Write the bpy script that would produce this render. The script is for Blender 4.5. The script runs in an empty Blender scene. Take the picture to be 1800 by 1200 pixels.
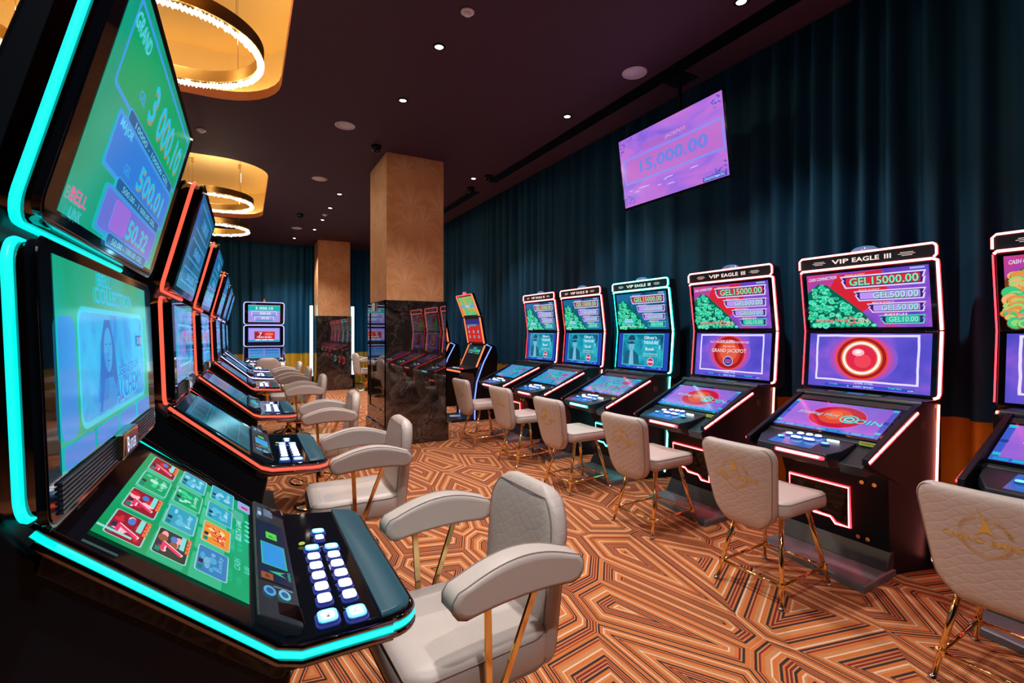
import bpy, bmesh, math, random
from mathutils import Vector, Matrix
random.seed(7)
PI = math.pi
SC = bpy.context.scene
COL = SC.collection

# ------------------------------------------------------------------ camera
YAW = math.radians(28.83)
cam_d = bpy.data.cameras.new('camera')
cam_d.sensor_width = 36.0
cam_d.lens = 17.0
cam_d.shift_y = -16.0 / 1800.0
cam_d.clip_start = 0.02
cam = bpy.data.objects.new('camera', cam_d)
cam.location = (0, 0, 1.5)
cam.rotation_euler = (PI / 2, 0, -YAW)
COL.objects.link(cam)
SC.camera = cam

# ------------------------------------------------------------------ world, exposure
w = bpy.data.worlds.new('world')
SC.world = w
w.use_nodes = True
w.node_tree.nodes['Background'].inputs[0].default_value = (0.02, 0.03, 0.05, 1)
w.node_tree.nodes['Background'].inputs[1].default_value = 0.3
SC.view_settings.view_transform = 'Standard'
SC.view_settings.look = 'None'
SC.view_settings.exposure = 0.0
SC.view_settings.gamma = 1.0
SC.view_settings.use_curve_mapping = False
SC.cycles.max_bounces = 6
SC.cycles.diffuse_bounces = 4
SC.cycles.glossy_bounces = 4
SC.cycles.sample_clamp_indirect = 4.0
SC.cycles.caustics_reflective = False
SC.cycles.caustics_refractive = False

DOWN_W = 165.0       # each ceiling downlight
COVE_W = 10.0       # hidden cove strips (emission strength)
NEON = 1.0
CEIL = 3.88

# ------------------------------------------------------------------ materials
MATS = {}

def newmat(name):
    m = bpy.data.materials.new(name)
    m.use_nodes = True
    MATS[name] = m
    return m, m.node_tree, m.node_tree.nodes['Principled BSDF']

def P(name, base=(0.5, 0.5, 0.5), rough=0.5, metal=0.0, em=None, es=1.0, coat=0.0, sheen=0.0):
    if name in MATS:
        return MATS[name]
    m, nt, b = newmat(name)
    b.inputs['Base Color'].default_value = (*base, 1)
    b.inputs['Roughness'].default_value = rough
    b.inputs['Metallic'].default_value = metal
    if coat:
        b.inputs['Coat Weight'].default_value = coat
        b.inputs['Coat Roughness'].default_value = 0.05
    if sheen:
        b.inputs['Sheen Weight'].default_value = sheen
        b.inputs['Sheen Roughness'].default_value = 0.4
    if em:
        b.inputs['Emission Color'].default_value = (*em, 1)
        b.inputs['Emission Strength'].default_value = es
    return m

def s2l(c):
    return tuple(((x / 255.0) / 12.92 if x / 255.0 < 0.04045 else ((x / 255.0 + 0.055) / 1.055) ** 2.4) for x in c)

def E(r, g, b, es=1.0, rough=0.12):
    """lit screen ink of a given sRGB colour"""
    m = P('screen_ink_%d_%d_%d_%d' % (r, g, b, int(es * 10)), (0.004, 0.004, 0.006), rough, 0.0, s2l((r, g, b)), es)
    m.node_tree.nodes['Principled BSDF'].inputs['Specular IOR Level'].default_value = 0.3
    return m

def noise_bump(m, scale=60, strength=0.2, dist=0.002, detail=3):
    nt = m.node_tree
    b = nt.nodes['Principled BSDF']
    tc = nt.nodes.new('ShaderNodeTexCoord')
    n = nt.nodes.new('ShaderNodeTexNoise')
    n.inputs['Scale'].default_value = scale
    n.inputs['Detail'].default_value = detail
    bp = nt.nodes.new('ShaderNodeBump')
    bp.inputs['Strength'].default_value = strength
    bp.inputs['Distance'].default_value = dist
    nt.links.new(tc.outputs['Object'], n.inputs['Vector'])
    nt.links.new(n.outputs['Fac'], bp.inputs['Height'])
    nt.links.new(bp.outputs['Normal'], b.inputs['Normal'])
    return m

def ramp(nt, stops, interp='LINEAR'):
    r = nt.nodes.new('ShaderNodeValToRGB')
    cr = r.color_ramp
    cr.interpolation = interp
    while len(cr.elements) < len(stops):
        cr.elements.new(0.5)
    for e, (p, c) in zip(cr.elements, stops):
        e.position = p
        e.color = (*c, 1)
    return r

def mnode(nt, op, a, b=None, c=None):
    n = nt.nodes.new('ShaderNodeMath')
    n.operation = op
    for i, v in enumerate((a, b, c)):
        if v is None:
            continue
        if isinstance(v, (int, float)):
            n.inputs[i].default_value = v
        else:
            nt.links.new(v, n.inputs[i])
    return n.outputs[0]

def glow_noise(name, stops, scale, es=1.0, rough=0.12, detail=3, distortion=0.6, sc=(1, 1, 1)):
    """lit screen whose picture is a soft cloudy field"""
    if name in MATS:
        return MATS[name]
    m, nt, b = newmat(name)
    b.inputs['Base Color'].default_value = (0.004, 0.004, 0.006, 1)
    b.inputs['Roughness'].default_value = rough
    tc = nt.nodes.new('ShaderNodeTexCoord')
    mp = nt.nodes.new('ShaderNodeMapping')
    mp.inputs['Scale'].default_value = sc
    n = nt.nodes.new('ShaderNodeTexNoise')
    n.inputs['Scale'].default_value = scale
    n.inputs['Detail'].default_value = detail
    n.inputs['Distortion'].default_value = distortion
    r = ramp(nt, [(p, s2l(c)) for p, c in stops])
    nt.links.new(tc.outputs['Object'], mp.inputs['Vector'])
    nt.links.new(mp.outputs['Vector'], n.inputs['Vector'])
    nt.links.new(n.outputs['Fac'], r.inputs['Fac'])
    nt.links.new(r.outputs['Color'], b.inputs['Emission Color'])
    b.inputs['Emission Strength'].default_value = es
    return m

def carpet_mat():
    m, nt, b = newmat('carpet_wool')
    tc = nt.nodes.new('ShaderNodeTexCoord')
    mp = nt.nodes.new('ShaderNodeMapping')
    mp.inputs['Rotation'].default_value = (0, 0, 0.35)
    mp.inputs['Scale'].default_value = (1.75, 0.95, 1)
    nt.links.new(tc.outputs['Object'], mp.inputs['Vector'])
    def vor(feature):
        v = nt.nodes.new('ShaderNodeTexVoronoi')
        v.voronoi_dimensions = '2D'
        v.feature = feature
        v.inputs['Scale'].default_value = 1.5
        v.inputs['Randomness'].default_value = 0.92
        nt.links.new(mp.outputs['Vector'], v.inputs['Vector'])
        return v
    d = vor('DISTANCE_TO_EDGE').outputs['Distance']
    cellc = vor('F1').outputs['Color']
    sep = nt.nodes.new('ShaderNodeSeparateColor')
    nt.links.new(cellc, sep.inputs['Color'])
    ph = mnode(nt, 'MULTIPLY', sep.outputs['Red'], 0.8)
    k = mnode(nt, 'MULTIPLY', d, 2.75)
    fr = mnode(nt, 'FRACT', mnode(nt, 'ADD', k, ph))
    OR, TA, DK, RD, WH = (0.60, 0.168, 0.038), (0.56, 0.25, 0.10), (0.03, 0.016, 0.02), (0.20, 0.014, 0.01), (0.80, 0.58, 0.42)
    seq = [(WH, .035), (OR, .09), (TA, .035), (DK, .055), (OR, .045), (RD, .048), (TA, .03), (RD, .048), (TA, .03), (DK, .055), (OR, .08),
           (WH, .035), (TA, .05), (OR, .09), (DK, .055), (TA, .03), (RD, .04), (OR, .08), (TA, .10)]
    tot = sum(s for _, s in seq)
    stops, x = [], 0
    for c, s in seq:
        stops.append((x / tot, c))
        x += s
    r = ramp(nt, stops, 'CONSTANT')
    nt.links.new(fr, r.inputs['Fac'])
    n = nt.nodes.new('ShaderNodeTexNoise')
    n.inputs['Scale'].default_value = 230
    n.inputs['Detail'].default_value = 2
    nt.links.new(tc.outputs['Object'], n.inputs['Vector'])
    mx = nt.nodes.new('ShaderNodeMix')
    mx.data_type = 'RGBA'
    mx.blend_type = 'MULTIPLY'
    mx.inputs[0].default_value = 0.55
    rr = ramp(nt, [(0.3, (0.55, 0.5, 0.45)), (0.65, (1.25, 1.2, 1.15))])
    nt.links.new(n.outputs['Fac'], rr.inputs['Fac'])
    nt.links.new(r.outputs['Color'], mx.inputs[6])
    nt.links.new(rr.outputs['Color'], mx.inputs[7])
    nt.links.new(mx.outputs[2], b.inputs['Base Color'])
    b.inputs['Roughness'].default_value = 0.95
    bp = nt.nodes.new('ShaderNodeBump')
    bp.inputs['Strength'].default_value = 0.5
    bp.inputs['Distance'].default_value = 0.003
    nt.links.new(n.outputs['Fac'], bp.inputs['Height'])
    nt.links.new(bp.outputs['Normal'], b.inputs['Normal'])
    return m

def marble_mat():
    m, nt, b = newmat('brown_marble')
    tc = nt.nodes.new('ShaderNodeTexCoord')
    n = nt.nodes.new('ShaderNodeTexNoise')
    n.inputs['Scale'].default_value = 3.2
    n.inputs['Detail'].default_value = 9
    n.inputs['Roughness'].default_value = 0.68
    n.inputs['Distortion'].default_value = 1.4
    r = ramp(nt, [(0.3, (0.008, 0.007, 0.008)), (0.5, (0.026, 0.019, 0.018)), (0.62, (0.065, 0.05, 0.045)), (0.75, (0.16, 0.13, 0.12))])
    v = nt.nodes.new('ShaderNodeTexVoronoi')
    v.feature = 'DISTANCE_TO_EDGE'
    v.inputs['Scale'].default_value = 2.3
    mxv = nt.nodes.new('ShaderNodeMix')
    mxv.data_type = 'RGBA'
    mxv.inputs[0].default_value = 0.35
    nt.links.new(tc.outputs['Object'], mxv.inputs[6])
    nt.links.new(n.outputs['Color'], mxv.inputs[7])
    nt.links.new(mxv.outputs[2], v.inputs['Vector'])
    rv = ramp(nt, [(0.0, (0.22, 0.19, 0.17)), (0.012, (0, 0, 0))])
    nt.links.new(v.outputs['Distance'], rv.inputs['Fac'])
    ad = nt.nodes.new('ShaderNodeMix')
    ad.data_type = 'RGBA'
    ad.blend_type = 'ADD'
    ad.inputs[0].default_value = 0.45
    nt.links.new(tc.outputs['Object'], n.inputs['Vector'])
    nt.links.new(n.outputs['Fac'], r.inputs['Fac'])
    nt.links.new(r.outputs['Color'], ad.inputs[6])
    nt.links.new(rv.outputs['Color'], ad.inputs[7])
    nt.links.new(ad.outputs[2], b.inputs['Base Color'])
    b.inputs['Roughness'].default_value = 0.025
    b.inputs['IOR'].default_value = 1.75
    return m

def wallpaper_mat():
    m, nt, b = newmat('palm_wallpaper')
    tc = nt.nodes.new('ShaderNodeTexCoord')
    sx = nt.nodes.new('ShaderNodeSeparateXYZ')
    nt.links.new(tc.outputs['Object'], sx.inputs[0])
    cx = nt.nodes.new('ShaderNodeCombineXYZ')
    nt.links.new(mnode(nt, 'ADD', sx.outputs['X'], sx.outputs['Y']), cx.inputs['X'])
    nt.links.new(sx.outputs['Z'], cx.inputs['Y'])
    v = nt.nodes.new('ShaderNodeTexVoronoi')
    v.voronoi_dimensions = '2D'
    v.inputs['Scale'].default_value = 2.5
    v.inputs['Randomness'].default_value = 0.75
    nt.links.new(cx.outputs[0], v.inputs['Vector'])
    sub = nt.nodes.new('ShaderNodeVectorMath')
    sub.operation = 'SUBTRACT'
    nt.links.new(cx.outputs[0], sub.inputs[0])
    nt.links.new(v.outputs['Position'], sub.inputs[1])
    ss = nt.nodes.new('ShaderNodeSeparateXYZ')
    nt.links.new(sub.outputs[0], ss.inputs[0])
    # fronds: stripes that fan and droop from each crown's centre
    ax = mnode(nt, 'ABSOLUTE', ss.outputs['X'])
    bend = mnode(nt, 'MULTIPLY', mnode(nt, 'MULTIPLY', ax, ax), 4.0)
    yy = mnode(nt, 'ADD', mnode(nt, 'ADD', ss.outputs['Y'], bend), 0.11)
    ang = mnode(nt, 'ARCTAN2', ax, yy)
    st = mnode(nt, 'SINE', mnode(nt, 'MULTIPLY', ang, 17.0))
    fac = mnode(nt, 'MULTIPLY_ADD', st, 0.11, 0.5)
    fac2 = mnode(nt, 'ADD', fac, mnode(nt, 'MULTIPLY', v.outputs['Distance'], -0.45))
    r = ramp(nt, [(0.15, (0.72, 0.33, 0.13)), (0.45, (0.82, 0.43, 0.20)), (0.62, (0.90, 0.52, 0.28))])
    nt.links.new(fac2, r.inputs['Fac'])
    nt.links.new(r.outputs['Color'], b.inputs['Base Color'])
    b.inputs['Roughness'].default_value = 0.5
    return m

def leather_mat(name, base, quilt):
    m, nt, b = newmat(name)
    b.inputs['Base Color'].default_value = (*base, 1)
    b.inputs['Roughness'].default_value = 0.42
    b.inputs['Specular IOR Level'].default_value = 0.4
    tc = nt.nodes.new('ShaderNodeTexCoord')
    n = nt.nodes.new('ShaderNodeTexNoise')
    n.inputs['Scale'].default_value = 420
    nt.links.new(tc.outputs['Object'], n.inputs['Vector'])
    h = mnode(nt, 'MULTIPLY', n.outputs['Fac'], 0.06)
    if quilt:
        sx = nt.nodes.new('ShaderNodeSeparateXYZ')
        nt.links.new(tc.outputs['Object'], sx.inputs[0])
        k = 62.0 if quilt == 1 else 50.0
        wob = mnode(nt, 'MULTIPLY', mnode(nt, 'SINE', mnode(nt, 'MULTIPLY', sx.outputs['Y'], k * 1.0)), 0.35)
        z1 = mnode(nt, 'MULTIPLY', sx.outputs['Z'], k * 1.25)
        y1 = mnode(nt, 'MULTIPLY', sx.outputs['Y'], k * 0.75)
        a = mnode(nt, 'ABSOLUTE', mnode(nt, 'SINE', mnode(nt, 'ADD', mnode(nt, 'ADD', z1, y1), wob)))
        c = mnode(nt, 'ABSOLUTE', mnode(nt, 'SINE', mnode(nt, 'SUBTRACT', mnode(nt, 'ADD', z1, wob), y1)))
        q = mnode(nt, 'POWER', mnode(nt, 'MINIMUM', a, c), 0.35)
        h = mnode(nt, 'ADD', h, mnode(nt, 'MULTIPLY', q, 1.0))
    bp = nt.nodes.new('ShaderNodeBump')
    bp.inputs['Strength'].default_value = 0.32
    bp.inputs['Distance'].default_value = 0.0025
    nt.links.new(h, bp.inputs['Height'])
    nt.links.new(bp.outputs['Normal'], b.inputs['Normal'])
    return m

M_CARPET = carpet_mat()
M_MARBLE = marble_mat()
M_PAPER = wallpaper_mat()
M_LEATHER = leather_mat('beige_leather', (0.62, 0.545, 0.515), 0)
M_QUILT = leather_mat('quilted_beige_leather', (0.60, 0.52, 0.49), 1)
M_SEAM = P('leather_seam', (0.30, 0.22, 0.19), 0.6)
M_GOLD = P('polished_gold', (0.92, 0.68, 0.30), 0.10, 1.0)
M_CHROME = P('chrome', (0.75, 0.75, 0.78), 0.08, 1.0)
M_BRONZE = P('dark_chrome', (0.28, 0.26, 0.27), 0.08, 1.0)
M_BLACK = P('black_satin_metal', (0.003, 0.006, 0.012), 0.42)
M_BLACK.node_tree.nodes['Principled BSDF'].inputs['Specular IOR Level'].default_value = 0.25
M_GLOSS = P('black_gloss', (0.003, 0.005, 0.009), 0.05)
M_GLOSS.node_tree.nodes['Principled BSDF'].inputs['Specular IOR Level'].default_value = 0.35
M_GREY = P('dark_grey_plastic', (0.014, 0.026, 0.038), 0.33)
M_PAD = noise_bump(P('wrist_pad_leather', (0.012, 0.085, 0.13), 0.36), 300, 0.12)
M_TEAL = noise_bump(P('teal_velvet', (0.001, 0.082, 0.175), 0.75), 500, 0.15)
M_SATIN = P('gold_satin', (0.80, 0.42, 0.03), 0.35)
M_CEIL = P('plum_ceiling_paint', (0.060, 0.026, 0.050), 0.7)
M_DARK = P('dark_wall_paint', (0.012, 0.012, 0.016), 0.8)
M_COVE = P('ochre_cove_paint', (0.78, 0.56, 0.22), 0.7)
M_LIP = P('unlit_cove_edge', (0.30, 0.075, 0.02), 0.6)  # dark orange: the unlit shade of the lip is put into its colour
M_WHITE = P('white_plastic', (0.92, 0.94, 1.0), 0.5)
M_GOLDTHREAD = P('gold_thread', (0.80, 0.55, 0.14), 0.35, 0.2)
M_GLASS = P('clear_glass', (0.9, 0.95, 1.0), 0.03)
MATS['clear_glass'].node_tree.nodes['Principled BSDF'].inputs['Transmission Weight'].default_value = 1.0

# ------------------------------------------------------------------ mesh builder
class MB:
    def __init__(s):
        s.v, s.f, s.m, s.mats = [], [], [], []
    def mi(s, mat):
        if mat not in s.mats:
            s.mats.append(mat)
        return s.mats.index(mat)
    def add(s, verts, faces, mat):
        o = len(s.v)
        i = s.mi(mat)
        s.v += [tuple(p) for p in verts]
        for f in faces:
            s.f.append([o + k for k in f])
            s.m.append(i)
    def box(s, x0, x1, y0, y1, z0, z1, mat, T=None):
        v = [(x, y, z) for z in (z0, z1) for x, y in ((x0, y0), (x1, y0), (x1, y1), (x0, y1))]
        if T:
            v = [T @ Vector(p) for p in v]
        s.add(v, [(3, 2, 1, 0), (4, 5, 6, 7), (0, 1, 5, 4), (1, 2, 6, 5), (2, 3, 7, 6), (3, 0, 4, 7)], mat)
    def loft(s, rings, mat, cap=True, closed=True):
        """rings: lists of equal length"""
        n = len(rings[0])
        v = [p for r in rings for p in r]
        f = []
        for a in range(len(rings) - 1):
            for k in range(n if closed else n - 1):
                k2 = (k + 1) % n
                f.append((a * n + k, a * n + k2, (a + 1) * n + k2, (a + 1) * n + k))
        if cap:
            f.append(tuple(range(n))[::-1])
            f.append(tuple((len(rings) - 1) * n + k for k in range(n)))
        s.add(v, f, mat)
    def prism_y(s, prof, y0, y1, mat):
        s.loft([[(x, y0, z) for x, z in prof], [(x, y1, z) for x, z in prof]], mat)
    def prism_z(s, prof, z0, z1, mat):
        s.loft([[(x, y, z0) for x, y in prof], [(x, y, z1) for x, y in prof]], mat)
    def tube(s, pts, r, mat, n=8, closed=False, flat=1.0):
        pts = [Vector(p) for p in pts]
        N = len(pts)
        rings = []
        up = None
        for i, p in enumerate(pts):
            if closed:
                d = pts[(i + 1) % N] - pts[i - 1]
            else:
                d = pts[min(i + 1, N - 1)] - pts[max(i - 1, 0)]
            d.normalize()
            if up is None:
                up = Vector((0, 0, 1)) if abs(d.z) < 0.9 else Vector((1, 0, 0))
            a = up - d * up.dot(d)
            if a.length < 1e-4:
                a = d.orthogonal()
            a.normalize()
            up = a
            b = d.cross(a)
            rr = r[i] if isinstance(r, (list, tuple)) else r
            # widen at sharp bends
            k = 1.0
            rings.append([p + (a * math.cos(t) * rr + b * math.sin(t) * rr * flat) * k for t in [2 * PI * j / n for j in range(n)]])
        if closed:
            rings.append(rings[0])
            s.loft(rings, mat, cap=False)
        else:
            s.loft(rings, mat)
    def lathe(s, prof, c, mat, n=24):
        cx, cy, cz = c
        rings = [[(cx + r * math.cos(2 * PI * k / n), cy + r * math.sin(2 * PI * k / n), cz + z) for k in range(n)] for r, z in prof]
        s.loft(rings, mat, cap=prof[0][0] < 0.002)
    def pad(s, mapf, hw, L, T, mat, na=18, nb=22, p=10):
        """cushion: a across, b along, third value through the thickness"""
        A = [math.sin(PI / 2 * (2 * i / na - 1)) for i in range(na + 1)]
        B = [math.sin(PI / 2 * (2 * i / nb - 1)) for i in range(nb + 1)]
        idx = {}
        v = []
        def vert(i, j, side):
            a, b = A[i], B[j]
            edge = i in (0, na) or j in (0, nb)
            key = (i, j, 0 if edge else side)
            if key not in idx:
                m = max(abs(a), abs(b))
                t = 0 if edge else T / 2 * max(0.0, 1 - m ** p) ** 0.5
                idx[key] = len(v)
                v.append(mapf(b * L / 2, a * hw(b), t * side))
            return idx[key]
        f = []
        for i in range(na):
            for j in range(nb):
                f.append((vert(i, j, 1), vert(i + 1, j, 1), vert(i + 1, j + 1, 1), vert(i, j + 1, 1)))
                f.append((vert(i, j + 1, -1), vert(i + 1, j + 1, -1), vert(i + 1, j, -1), vert(i, j, -1)))
        s.add(v, f, mat)
    def build(s, name, parent=None, smooth=False, bevel=0.0, seg=2):
        me = bpy.data.meshes.new(name)
        me.from_pydata(s.v, [], s.f)
        for m in s.mats:
            me.materials.append(m)
        me.polygons.foreach_set('material_index', s.m)
        me.update()
        bm = bmesh.new()
        bm.from_mesh(me)
        bmesh.ops.recalc_face_normals(bm, faces=bm.faces)
        bm.to_mesh(me)
        bm.free()
        if smooth or bevel:
            me.polygons.foreach_set('use_smooth', [True] * len(me.polygons))
        o = bpy.data.objects.new(name, me)
        COL.objects.link(o)
        if parent is not None:
            o.parent = parent
        if bevel:
            b = o.modifiers.new('bevel', 'BEVEL')
            b.width = bevel
            b.segments = seg
            b.limit_method = 'ANGLE'
            b.angle_limit = math.radians(35)
            b.harden_normals = True
        return o
    def raw(s, name, parent=None):
        """as build() but faces keep their given direction (flat lit pictures)"""
        me = bpy.data.meshes.new(name)
        me.from_pydata(s.v, [], s.f)
        for m in s.mats:
            me.materials.append(m)
        me.polygons.foreach_set('material_index', s.m)
        me.update()
        o = bpy.data.objects.new(name, me)
        COL.objects.link(o)
        o.parent = parent
        return o

def empty(name, loc, rz=0.0, label=None, cat=None, group=None):
    o = bpy.data.objects.new(name, None)
    o.empty_display_size = 0.1
    o.location = loc
    o.rotation_euler = (0, 0, rz)
    COL.objects.link(o)
    tag(o, label, cat, group)
    return o

def tag(o, label=None, cat=None, group=None, kind=None):
    if label: o['label'] = label
    if cat: o['category'] = cat
    if group: o['group'] = group
    if kind: o['kind'] = kind
    return o

def copy_tree(o, parent=None):
    c = o.copy()
    COL.objects.link(c)
    if parent is not None:
        c.parent = parent
    for ch in [x for x in o.children]:
        copy_tree(ch, c)
    return c

# flat writing as filled polygons
TXT = {}
def text2d(s):
    if s not in TXT:
        cu = bpy.data.curves.new('writing', 'FONT')
        cu.body = s
        cu.size = 1.0
        cu.resolution_u = 2
        cu.offset = 0.018
        ob = bpy.data.objects.new('writing', cu)
        me = bpy.data.meshes.new_from_object(ob)
        vs = [(v.co.x, v.co.y) for v in me.vertices]
        fs = [tuple(p.vertices) for p in me.polygons]
        bpy.data.objects.remove(ob)
        bpy.data.curves.remove(cu)
        bpy.data.meshes.remove(me)
        if vs:
            x0, x1 = min(v[0] for v in vs), max(v[0] for v in vs)
            y0, y1 = min(v[1] for v in vs), max(v[1] for v in vs)
            vs = [((x - x0) / (x1 - x0) - 0.5, (y - y0) / (y1 - y0) - 0.5) for x, y in vs]
        TXT[s] = (vs, fs)
    return TXT[s]

def rrect(x0, y0, x1, y1, r, n=5):
    out = []
    for cx, cy, a0 in ((x1 - r, y1 - r, 0), (x0 + r, y1 - r, 90), (x0 + r, y0 + r, 180), (x1 - r, y0 + r, 270)):
        for k in range(n + 1):
            a = math.radians(a0 + 90.0 * k / n)
            out.append((cx + r * math.cos(a), cy + r * math.sin(a)))
    return out

class Pic:
    """a flat lit picture: origin at centre, u to the viewer's right, v up; shapes are stacked in thin layers"""
    def __init__(s, C, U, V, mb=None):
        s.C, s.U, s.V = Vector(C), Vector(U).normalized(), Vector(V).normalized()
        s.N = s.U.cross(s.V)
        s.mb = mb or MB()
        s.k = 0
        s.kx, s.ky, s.ox = 1.0, 1.0, 0.0
    def at(s, x, y, k):
        return s.C + s.U * (x * s.kx + s.ox) + s.V * (y * s.ky) + s.N * (0.00012 * k)
    def poly(s, pts, mat, up=1):
        s.k += up
        s.mb.add([s.at(x, y, s.k) for x, y in pts], [tuple(range(len(pts)))], mat)
    def rect(s, x0, y0, x1, y1, mat, r=0.0, up=1):
        s.poly(rrect(x0, y0, x1, y1, r) if r else [(x0, y0), (x1, y0), (x1, y1), (x0, y1)], mat, up)
    def ell(s, cx, cy, rx, ry, mat, n=28, up=1, a0=0, a1=2 * PI):
        s.poly([(cx + rx * math.cos(a0 + (a1 - a0) * k / n), cy + ry * math.sin(a0 + (a1 - a0) * k / n)) for k in range(n)], mat, up)
    def ring(s, outer, inner, mat, up=1):
        s.k += up
        n = len(outer)
        s.mb.add([s.at(x, y, s.k) for x, y in outer] + [s.at(x, y, s.k) for x, y in inner],
                 [(k, (k + 1) % n, n + (k + 1) % n, n + k) for k in range(n)], mat)
    def frame(s, x0, y0, x1, y1, t, mat, r=0.0, up=1):
        if r:
            s.ring(rrect(x0, y0, x1, y1, r), rrect(x0 + t, y0 + t, x1 - t, y1 - t, max(r - t, 0.001)), mat, up)
        else:
            s.ring([(x0, y0), (x1, y0), (x1, y1), (x0, y1)], [(x0 + t, y0 + t), (x1 - t, y0 + t), (x1 - t, y1 - t), (x0 + t, y1 - t)], mat, up)
    def text(s, t, cx, cy, wd, ht, mat, slant=0.0, rot=0.0, up=1, shadow=None):
        if shadow:
            s.text(t, cx + ht * 0.06, cy - ht * 0.07, wd, ht, shadow, slant, rot, up)
        s.k += up
        vs, fs = text2d(t)
        ca, sa = math.cos(rot), math.sin(rot)
        out = []
        for x, y in vs:
            X, Y = x * wd + y * ht * slant, y * ht
            out.append(s.at(cx + X * ca - Y * sa, cy + X * sa + Y * ca, s.k))
        s.mb.add(out, fs, mat)


# ------------------------------------------------------------------ the room
X_LEFT, X_WALL, Y_FRONT, Y_BACK = -5.2, 4.32, -3.2, 14.75
def struct(name, mb, **k):
    return tag(mb.build(name, **k), kind='structure')

m = MB(); m.box(X_LEFT, X_WALL, Y_FRONT, Y_BACK, -0.1, 0.0, M_CARPET); struct('floor', m)
m = MB(); m.box(X_WALL, X_WALL + 0.1, Y_FRONT, Y_BACK, 0, 4.3, M_DARK); struct('wall_right', m)
m = MB(); m.box(X_LEFT - 0.1, X_LEFT, Y_FRONT, Y_BACK, 0, 4.3, M_DARK); struct('wall_left', m)
m = MB(); m.box(X_LEFT - 0.1, X_WALL + 0.1, Y_BACK, Y_BACK + 0.1, 0, 4.3, M_DARK); struct('wall_back', m)
m = MB(); m.box(X_LEFT - 0.1, X_WALL + 0.1, Y_FRONT - 0.1, Y_FRONT, 0, 4.3, M_DARK); struct('wall_front', m)

COVES = [(-3.3, 0.30, 1.55, 5.76), (-3.3, 0.30, 7.66, 11.6)]
CX1, CY1 = 3.80, 14.42      # the ceiling stops short of the curtains
def cove_outline(c, grow=0.0, n=8):
    x0, x1, y0, y1 = c
    return rrect(x0 - grow, y0 - grow, x1 + grow, y1 + grow, 0.62 + grow, n)

bm = bmesh.new()
edges = []
for loop in [[(X_LEFT, Y_FRONT), (CX1, Y_FRONT), (CX1, CY1), (X_LEFT, CY1)]] + [cove_outline(c) for c in COVES]:
    vs = [bm.verts.new((x, y, CEIL)) for x, y in loop]
    edges += [bm.edges.new((vs[k], vs[(k + 1) % len(vs)])) for k in range(len(vs))]
bmesh.ops.triangle_fill(bm, use_beauty=True, use_dissolve=False, edges=edges)
bmesh.ops.recalc_face_normals(bm, faces=bm.faces)
me = bpy.data.meshes.new('ceiling')
bm.to_mesh(me); bm.free()
me.materials.append(M_CEIL)
o = bpy.data.objects.new('ceiling', me); COL.objects.link(o); tag(o, kind='structure')
# edge of the ceiling above the curtain pocket, and the slab above it
m = MB()
m.box(CX1, CX1 + 0.02, Y_FRONT, CY1 + 0.02, CEIL, 4.3, M_DARK)
m.box(X_LEFT, CX1, CY1, CY1 + 0.02, CEIL, 4.3, M_DARK)
struct('trim_1', m)
m = MB(); m.box(X_LEFT - 0.1, X_WALL + 0.1, Y_FRONT - 0.1, Y_BACK + 0.1, 4.62, 4.7, M_DARK); struct('trim_2', m)
m = MB(); m.box(CX1, X_WALL + 0.1, Y_FRONT, Y_BACK, 4.3, 4.4, M_DARK); m.box(X_LEFT, CX1, CY1, Y_BACK, 4.3, 4.4, M_DARK); struct('trim_3', m)

STRIP = P('warm_led_strip', (0.1, 0.1, 0.1), 0.5, 0, (1.0, 0.77, 0.40), COVE_W)
for i, c in enumerate(COVES):
    m = MB()
    lo, lo2 = cove_outline(c), cove_outline(c, 0.0)
    m.loft([[(x, y, CEIL) for x, y in lo], [(x, y, CEIL + 0.09) for x, y in lo]], M_LIP, cap=False)
    big = cove_outline(c, 0.16)
    m.loft([[(x, y, CEIL + 0.09) for x, y in lo], [(x, y, CEIL + 0.09) for x, y in big], [(x, y, CEIL + 0.55) for x, y in big]], M_COVE, cap=False)
    m.add([(x, y, CEIL + 0.55) for x, y in big], [tuple(range(len(big)))], M_COVE)
    struct('trim_%d' % (4 + i), m)
    s = MB()
    s.tube([(x, y, CEIL + 0.115) for x, y in cove_outline(c, 0.11)], 0.012, STRIP, 6, closed=True)
    tag(s.build('led_strip'), ('warm glowing strip hidden in the nearer yellow ceiling recess', 'warm glowing strip hidden in the farther yellow ceiling recess')[i], 'light')

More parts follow.
